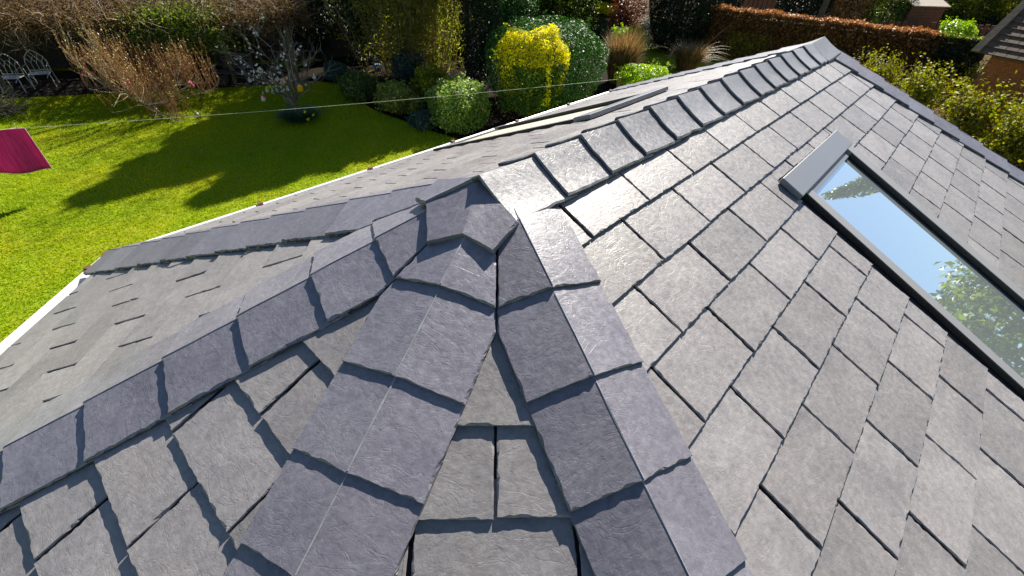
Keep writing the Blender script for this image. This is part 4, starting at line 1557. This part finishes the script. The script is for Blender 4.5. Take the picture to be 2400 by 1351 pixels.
ac_ = empty('arching_stems', ar, 'bare arching straw-coloured stems leaning out of the brown grass clump', 'stems')
lines = []
for i in range(26):
    sgn = 1 if i % 3 else -1
    d = RIGHT * np.array([1, 1, 0]) * sgn * rng.uniform(0.6, 1.2) + np.array([0, 0, rng.uniform(0.2, 0.9)])
    lines.append(wander(ar + np.array([rng.normal() * 0.2, rng.normal() * 0.2, 0.5]), d, rng.uniform(1.0, 2.3), 8, 0.06, 0.012, 0.004, -0.09))
tubes('stems', lines, M['straw'], ac_, sides=4, tint=True)
bush('lime_shrub', 'bright lime green shrub just beyond the far roof edge', 'shrub', (1438, 152, 1560, 235), 'bright', 6500, 0.075, amp=0.25)

# --- beech hedge at the far end
HH = 2.16
h0, h1 = at(1632, 14, HH), at(2330, 100, HH)
h0[2] = h1[2] = GZ
hu = unit(h1 - h0)
hn = unit([hu[1], -hu[0], 0])
if hn @ unit([FWD[0], FWD[1], 0]) < 0: hn = -hn
HL = np.linalg.norm(h1 - h0)
hedge = empty('beech_hedge', h0, 'long clipped copper-brown beech hedge across the far end of the garden', 'hedge')
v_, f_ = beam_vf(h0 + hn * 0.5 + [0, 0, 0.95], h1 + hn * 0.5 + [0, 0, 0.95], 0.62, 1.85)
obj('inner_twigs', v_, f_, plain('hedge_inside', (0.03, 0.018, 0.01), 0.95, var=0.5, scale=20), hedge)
def hedge_leaves(nm, n, mat, u0, u1, z0, z1, top, sz):
    t = rng.uniform(u0, u1, n)
    wv_ = 0.06 * np.sin(t * 2.1) + 0.05 * np.sin(t * 5.3 + 1)
    if top:
        P = h0 + np.outer(t, hu) + np.outer(rng.uniform(0, 1.0, n), hn)
        P[:, 2] = GZ + HH - 0.02 + wv_ * 0.6 + rng.normal(size=n) * 0.05
        N = np.tile([0, 0, 1.0], (n, 1))
    else:
        P = h0 + np.outer(t, hu) + np.outer(0.02 + wv_ + np.abs(rng.normal(size=n)) * 0.09, hn)
        P[:, 2] = GZ + rng.uniform(z0, z1, n)
        N = np.tile(-hn, (n, 1))
    link(nm, leaves_mesh(nm, P - h0, N, sz, 0.6, spread=1.0), M[mat], hedge, h0)
hedge_leaves('top_foliage', 15000, 'beech', 0, HL * 0.86, 0, 0, True, 0.1)
hedge_leaves('front_foliage', 22000, 'beechshade', 0, HL * 0.86, 0.1, HH, False, 0.1)
hedge_leaves('green_end_foliage', 3500, 'ivy', HL * 0.84, HL, 0, 0, True, 0.1)
hedge_leaves('green_end_foliage', 5000, 'dark', HL * 0.82, HL, 0.1, HH, False, 0.1)
hedge_leaves('ivy_patch', 2600, 'bramble', HL * 0.16, HL * 0.32, 0.0, 1.3, False, 0.1)
bush('hedge_top_shrub', 'bright yellow-green shrub showing above the end of the hedge', 'shrub', (2180, 48, 2248, 120), 'bright', 2600, 0.13)
# leaf-covered brambles in front of the hedge
br_defs = [((1960, 112, 2090, 235), 'yellow-green bramble thicket closest to the roof tip', 4200), ((2040, 128, 2180, 300), 'yellow-green bramble thicket below the middle of the hedge', 5200),
           ((2130, 165, 2290, 360), 'yellow-green bramble thicket beside the lower roof hip', 5600), ((2230, 200, 2400, 420), 'yellow-green bramble thicket at the right edge below the brick store', 6200),
           ((2180, 120, 2320, 235), 'sparse leafy bramble in front of the dark hedge end', 2600), ((2320, 300, 2480, 520), 'lowest yellow-green bramble thicket in the right corner', 5200)]
for bb, lb, nn in br_defs:
    r_ = bush('bramble', lb, 'bramble', bb, 'bramble', int(nn * 0.75), 0.09, 0.7, amp=0.7, lumps=22, hollow=0.95, power=0.9, stem='twig', squat=0.42, group='brambles at the right of the roof')
    ctr = WL[r_.name]
    lines = []
    rr = (bb[2] - bb[0]) / 2 * depth(ctr) / FOC
    for i in range(60):
        a = rng.uniform(0, 2 * math.pi)
        lines.append(wander(ctr + np.array([rng.normal() * rr * 0.4, rng.normal() * rr * 0.4, 0.05]), (math.cos(a) * 0.8, math.sin(a) * 0.8, 1.1), rr * rng.uniform(0.9, 1.9), 8, 0.2, 0.009, 0.003, -0.12))
    tubes('arching_canes', lines, M['shoot'], r_, sides=3, tint=True)
sheet('bramble_ground', [at(1900, 200), at(2330, 130), at(2600, 330), at(2600, 600), at(2000, 420)], GZ + 0.012, plain('leaf_litter', (0.09, 0.05, 0.02), 0.95, var=0.5, scale=6, bmp=0.03, spec=0.05))

# --- buildings and fences beyond
def shed():
    p = at(2135, 96)
    ud = unit([RIGHT[0], RIGHT[1], 0]); nd = unit([FWD[0], FWD[1], 0])
    ud = unit(ud * 0.97 + nd * 0.24); nd = np.array([-ud[1], ud[0], 0])
    w, dp = 2.9, 2.4
    hh = height_to(p, 16)
    root = empty('shed', p, 'brown boarded shed with pale felt roof beyond the hedge', 'shed')
    nbd = 12
    for k in range(nbd):
        z0, z1 = hh * k / nbd, hh * (k + 1) / nbd - 0.012
        v_, f_ = beam_vf(p - ud * w / 2 + [0, 0, (z0 + z1) / 2], p + ud * w / 2 + [0, 0, (z0 + z1) / 2], 0.03, z1 - z0)
        obj('board', v_, f_, M['shedwood'], root)
        v_, f_ = beam_vf(p + ud * (w / 2 - 0.01) + nd * 0.02 + [0, 0, (z0 + z1) / 2], p + ud * (w / 2 - 0.01) + nd * dp + [0, 0, (z0 + z1) / 2], 0.03, z1 - z0)
        obj('board', v_, f_, M['shedwood'], root)
    a = p - ud * (w / 2 + 0.15) - nd * 0.18 + [0, 0, hh]
    b_ = p + ud * (w / 2 + 0.15) - nd * 0.18 + [0, 0, hh]
    r0, r1 = a + nd * dp * 0.6 + [0, 0, 0.55], b_ + nd * dp * 0.6 + [0, 0, 0.55]
    c0, c1 = a + nd * (dp + 0.3), b_ + nd * (dp + 0.3)
    t = np.array([0, 0, 0.05])
    obj('roof', [a, b_, r1, r0, c1, c0, a + t, b_ + t, r1 + t, r0 + t, c1 + t, c0 + t], [(3, 2, 1, 0), (6, 7, 8, 9), (2, 3, 5, 4), (9, 8, 10, 11), (0, 1, 7, 6), (4, 5, 11, 10), (1, 2, 8, 7), (2, 4, 10, 8), (0, 6, 9, 3), (3, 9, 11, 5)], M['felt'], root)
    for e0, e1 in ((b_, r1), (r1, c1)):
        v_, f_ = beam_vf(e0 + ud * 0.03 + [0, 0, -0.02], e1 + ud * 0.03 + [0, 0, -0.02], 0.03, 0.16)
        obj('bargeboard', v_, f_, M['postwood'], root)
shed()
def board_fence(px0, py0, px1, py1, top_py, nb_, mat, label, name='boarded_screen'):
    a, b_ = at(px0, py0), at(px1, py1)
    hh = height_to((a + b_) / 2, top_py)
    root = empty(name, a, label, 'fence')
    for k in range(nb_):
        p = a + (b_ - a) * (k + 0.5) / nb_
        wd = np.linalg.norm(b_ - a) / nb_
        v_, f_ = beam_vf(p, p + np.array([0, 0, hh + 0.05 * (k % 2)]), wd * 0.72, 0.03, up=unit(np.cross(b_ - a, [0, 0, 1])))
        obj('board', v_, f_, mat, root)
    for zz in (0.25, 0.8):
        v_, f_ = beam_vf(a + [0, 0, hh * zz], b_ + [0, 0, hh * zz], 0.05, 0.09)
        obj('rail', v_, f_, mat, root)
board_fence(1712, 66, 1800, 62, -30, 8, M['redwood'], 'orange-brown slatted timber screen standing behind the hedge')
board_fence(2040, 100, 2440, 112, 58, 26, M['shedwood'], 'low brown board fence behind the hedge end', 'garden_fence')
v_, f_ = beam_vf(at(1905, 80), at(1905, 80) + np.array([0, 0, 3.2]), 0.32, 0.25)
tag(obj('tree_trunk', v_, f_, M['postwood'], None, origin=at(1905, 80)), 'bare grey trunk standing behind the middle of the hedge', 'tree')
bush('brown_dome_tree', 'brownish rounded shrub behind the hedge left of the shed', 'shrub', (1925, -40, 2015, 78), 'deadleaf', 7000, 0.14, 0.3, amp=0.2)
bush('green_conifer', 'soft green conifer between the brown shrub and the shed', 'tree', (2005, -60, 2095, 88), 'mid', 7000, 0.14, 0.3, amp=0.2)
bush('dark_far_tree', 'dark evergreen mass behind the slatted screen', 'tree', (1790, -150, 1930, 60), 'dark', 10000, 0.16)
bush('dark_far_tree', 'dark evergreen behind the copper end of the hedge', 'tree', (1610, -150, 1720, 70), 'dark', 10000, 0.14)
bush('ivy_tree', 'green leafy tree right of the shed', 'tree', (2170, -120, 2290, 72), 'ivy', 9000, 0.16, amp=0.5)
bush('pale_leaf_tree', 'pale new-leaved tree in the top right corner', 'tree', (2260, -160, 2440, 90), 'bramble', 9000, 0.15, amp=0.7, hollow=0.95, power=0.9)
# brick store with tiled roof
def brick_store():
    ud = unit([-0.28, -0.96, 0])
    nd = unit([0.96, -0.28, 0])
    e0 = at(2287, 124, 2.5)
    c0 = e0 + ud * 0.35 + nd * 0.3
    c0[2] = GZ
    w, dp, hw = 4.0, 3.4, 2.46
    root = empty('brick_store', c0, 'low red brick store with brown tiled roof at the right edge', 'outbuilding')
    v_ = [c0, c0 + ud * w, c0 + ud * w + nd * dp, c0 + nd * dp]
    V = [p for p in v_] + [p + np.array([0, 0, hw]) for p in v_]
    obj('wall', V, [(0, 1, 5, 4), (1, 2, 6, 5), (2, 3, 7, 6), (3, 0, 4, 7)], plain('mortar', (0.2, 0.12, 0.08), 0.95), root)
    bl_, bh_ = 0.225, 0.075
    rows = int(hw / bh_)
    me = None
    for r in range(rows):
        off = 0 if r % 2 else bl_ / 2
        for k in range(int(2.2 / bl_)):
            a = c0 + ud * (off + k * bl_) - nd * 0.006 + [0, 0, r * bh_ + bh_ / 2]
            if me is None:
                vv, ff = beam_vf((0, 0, 0), ud * (bl_ - 0.012), 0.012, bh_ - 0.012)
                me = to_mesh('brick', vv, ff)
            link('brick', me, M['brick'], root, a)
    # roof slope facing the house, in courses of tiles
    rise = np.array([0, 0, 1.0]) * 0.8 + nd * 1.0
    rise_u = unit(rise)
    slopeL = 2.4
    rows, cols = 9, 14
    nrm = unit(np.cross(ud, rise_u))
    if nrm[2] < 0: nrm = -nrm
    me = None
    for r in range(rows):
        for k in range(cols):
            a = e0 + ud * (k * 0.3 + (0.15 if r % 2 else 0)) + rise_u * (r * slopeL / rows) + nrm * 0.03
            if me is None:
                vv, ff = beam_vf(-rise_u * 0.02 + nrm * 0.02, rise_u * (slopeL / rows + 0.03) - nrm * 0.012, 0.285, 0.022, up=nrm)
                me = to_mesh('roof_tile', vv, ff)
            link('roof_tile', me, M['rooftile'], root, a)
    rt = e0 + rise_u * slopeL
    obj('roof', [e0, e0 + ud * (w + 0.6), e0 + ud * (w + 0.6) + rise_u * slopeL, rt, rt + ud * (w + 0.6) + nd * 2.0 - [0, 0, 1.2], rt + nd * 2.0 - [0, 0, 1.2]],
        [(0, 1, 2, 3), (3, 2, 4, 5)], M['rooftile'], root)
    for k in range(10):
        lathe_p = e0 - ud * 0.03 + rise_u * (slopeL * (k + 0.5) / 10) + nrm * 0.06
        vv, ff = beam_vf(lathe_p - rise_u * 0.13, lathe_p + rise_u * 0.13 + nrm * 0.03, 0.2, 0.05, up=nrm)
        obj('verge_tile', vv, ff, M['paleridge'], root)
brick_store()
pk = at(2270, 168, 0.6)
v_, f_ = beam_vf(pk - RIGHT * 0.3 * np.array([1, 1, 0]), pk + RIGHT * 0.32 * np.array([1, 1, 0]) - [0, 0, 0.06], 0.1, 0.12)
tag(obj('plank', v_, f_, M['whitewood'], None), 'short white plank lying in the brambles by the brick store', 'plank')
for (px_, py_, r_, lb) in ((2258, 283, 0.3, 'grey plastic cover half buried in brambles, left of two'), (2322, 296, 0.34, 'grey plastic cover half buried in brambles, right of two')):
    c_ = at(px_, py_ + 8, 0.0)
    o = lathe('grey_cover', [(r_ * 1.25, 0.0), (r_ * 1.22, 0.12), (r_ * 1.05, 0.25), (r_ * 0.6, 0.33), (0.05, 0.35)], plain('grey_sheeting', (0.3, 0.32, 0.34), 0.5, var=0.2), None, c_, 18)
    tag(o, lb, 'cover', 'grey covers in the brambles')
bk = at(886, 168)
lathe('bucket', [(0.11, 0.0), (0.14, 0.26), (0.15, 0.27), (0.14, 0.28)], plain('blue_plastic', (0.05, 0.15, 0.45), 0.4), None, bk)
tag(bpy.data.objects['bucket'], 'small blue bucket in deep shade under the dark shrubs', 'bucket')

# --- tall trees: their shadow reaches far over the lawn; others show only mirrored in the glass
def tall_tree(name, label, base, h, rr, mat, n, leaf, cone=True, aspect=0.3, f_lo=0.12):
    root = empty(name, base, label, 'tree')
    P, r = wander(base, (0, 0, 1), h * 0.92, 8, 0.03, 0.16, 0.03)
    lines = [(P, r)]
    for i in range(60):
        f = rng.uniform(f_lo + 0.03, 0.95)
        p = P[int(f * 8)]
        a = rng.uniform(0, 2 * math.pi)
        L = rr * ((1.05 - f) if cone else math.sqrt(max(0.05, 1 - (2 * f - 1) ** 2))) * 0.9
        lines.append(wander(p, (math.cos(a), math.sin(a), 0.15), L, 4, 0.12, 0.03, 0.006))
    tubes('trunk', lines, M['bark'], root, sides=5, tint=True)
    f = rng.random(n) ** (0.7 if not cone else 1.25)
    f = f_lo + (1 - f_lo) * f
    a = rng.uniform(0, 2 * math.pi, n)
    prof_ = (1.06 - f) if cone else np.sqrt(np.maximum(0.03, 1 - (2 * f - 1.05) ** 2))
    clump = 0.75 + 0.25 * np.sin(a * 5 + f * 17) * np.sin(a * 3 - f * 29)
    q = rr * prof_ * clump * np.sqrt(rng.uniform(0.15, 1, n))
    Q = np.stack([np.cos(a) * q, np.sin(a) * q, f * h + rng.normal(size=n) * 0.1], 1)
    link('crown', leaves_mesh('crown', Q, np.stack([np.cos(a), np.sin(a), 0.4 + 0 * a], 1), leaf, aspect), M[mat], root, base)
    return root


tip = at(222, 463)
sd_ = unit([TO_SUN.x, TO_SUN.y, 0])
tl = math.tan(math.radians(SUN_EL))
b1 = tip + sd_ * 13.2
b1 = tip + sd_ * 13.6
tall_tree('tall_conifer', 'tall dark conifer rising out of frame above the bamboo', b1, 13.6 * tl, 6.2, 'dark', 60000, 0.3, f_lo=0.45)
b3 = at(400, 480) + sd_ * 12.0 + BU * 0.7
tall_tree('tall_conifer', 'tall dark conifer rising out of frame between the bamboo and the laurel', b3, 12.0 * tl, 5.0, 'dark', 55000, 0.28, f_lo=0.45)
# dark evergreen screens closing the view
def screen(name, label, a, b_, h, thick, n, leaf):
    u = unit(b_ - a); nn = np.array([-u[1], u[0], 0]); L = np.linalg.norm(b_ - a)
    root = empty(name, a, label, 'hedge')
    t = rng.uniform(0, L, n)
    prof_ = h * (0.86 + 0.08 * np.sin(t * 1.3) + 0.06 * np.sin(t * 3.1 + 2))
    z = prof_ * rng.random(n) ** 0.8
    off = (rng.random(n) - 0.5) * thick + 0.25 * np.sin(t * 2.2 + z * 1.7)
    P = np.outer(t, u) + np.outer(off, nn)
    P[:, 2] = z
    link('foliage', leaves_mesh('foliage', P, np.tile(-nn, (n, 1)), leaf, 0.5), M['dark'], root, a)
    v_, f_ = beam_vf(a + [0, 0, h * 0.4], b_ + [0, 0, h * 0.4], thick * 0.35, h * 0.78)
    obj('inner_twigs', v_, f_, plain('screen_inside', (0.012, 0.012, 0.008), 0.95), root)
screen('evergreen_screen', 'tall dark evergreen hedge closing the view behind the bamboo and bench', at(600, 196) + BN * 6.5, at(1600, 143) + BN * 5.5, 4.6, 1.6, 26000, 0.22)
hb = at(2060, 66, HH)
screen('evergreen_screen', 'tall dark tree belt beyond the neighbouring shed', np.array([h0[0], h0[1], GZ]) + hn * 34 - hu * 14, np.array([h1[0], h1[1], GZ]) + hn * 34 + hu * 14, 9.0, 3.0, 16000, 0.6)
sheet('neighbour_ground', [h0 + hn * 1.0 - hu * 3, h1 + hn * 1.0 + hu * 4, h1 + hn * 36 + hu * 15, h0 + hn * 36 - hu * 15], GZ + 0.01, plain('neighbour_soil', (0.09, 0.06, 0.035), 0.95, var=0.5, scale=2, bmp=0.03, spec=0.05))
gl = np.array([1.4, -1.1, -0.5])
tall_tree('garden_tree', 'leafy tree mirrored in the lower part of the roof window glass', gl + np.array([0.87, -0.49, 0]) * 11 * 1.0 + np.array([0, 0, GZ - gl[2]]), 6.2, 2.3, 'ivy', 9000, 0.16, False, 0.5)
tall_tree('slender_tree', 'slender dark tree mirrored across the top of the roof window glass', gl + np.array([0.975, -0.205, 0]) * 17 + np.array([0, 0, GZ - gl[2]]), 9.2, 0.55, 'mid', 5000, 0.14, False, 0.4)
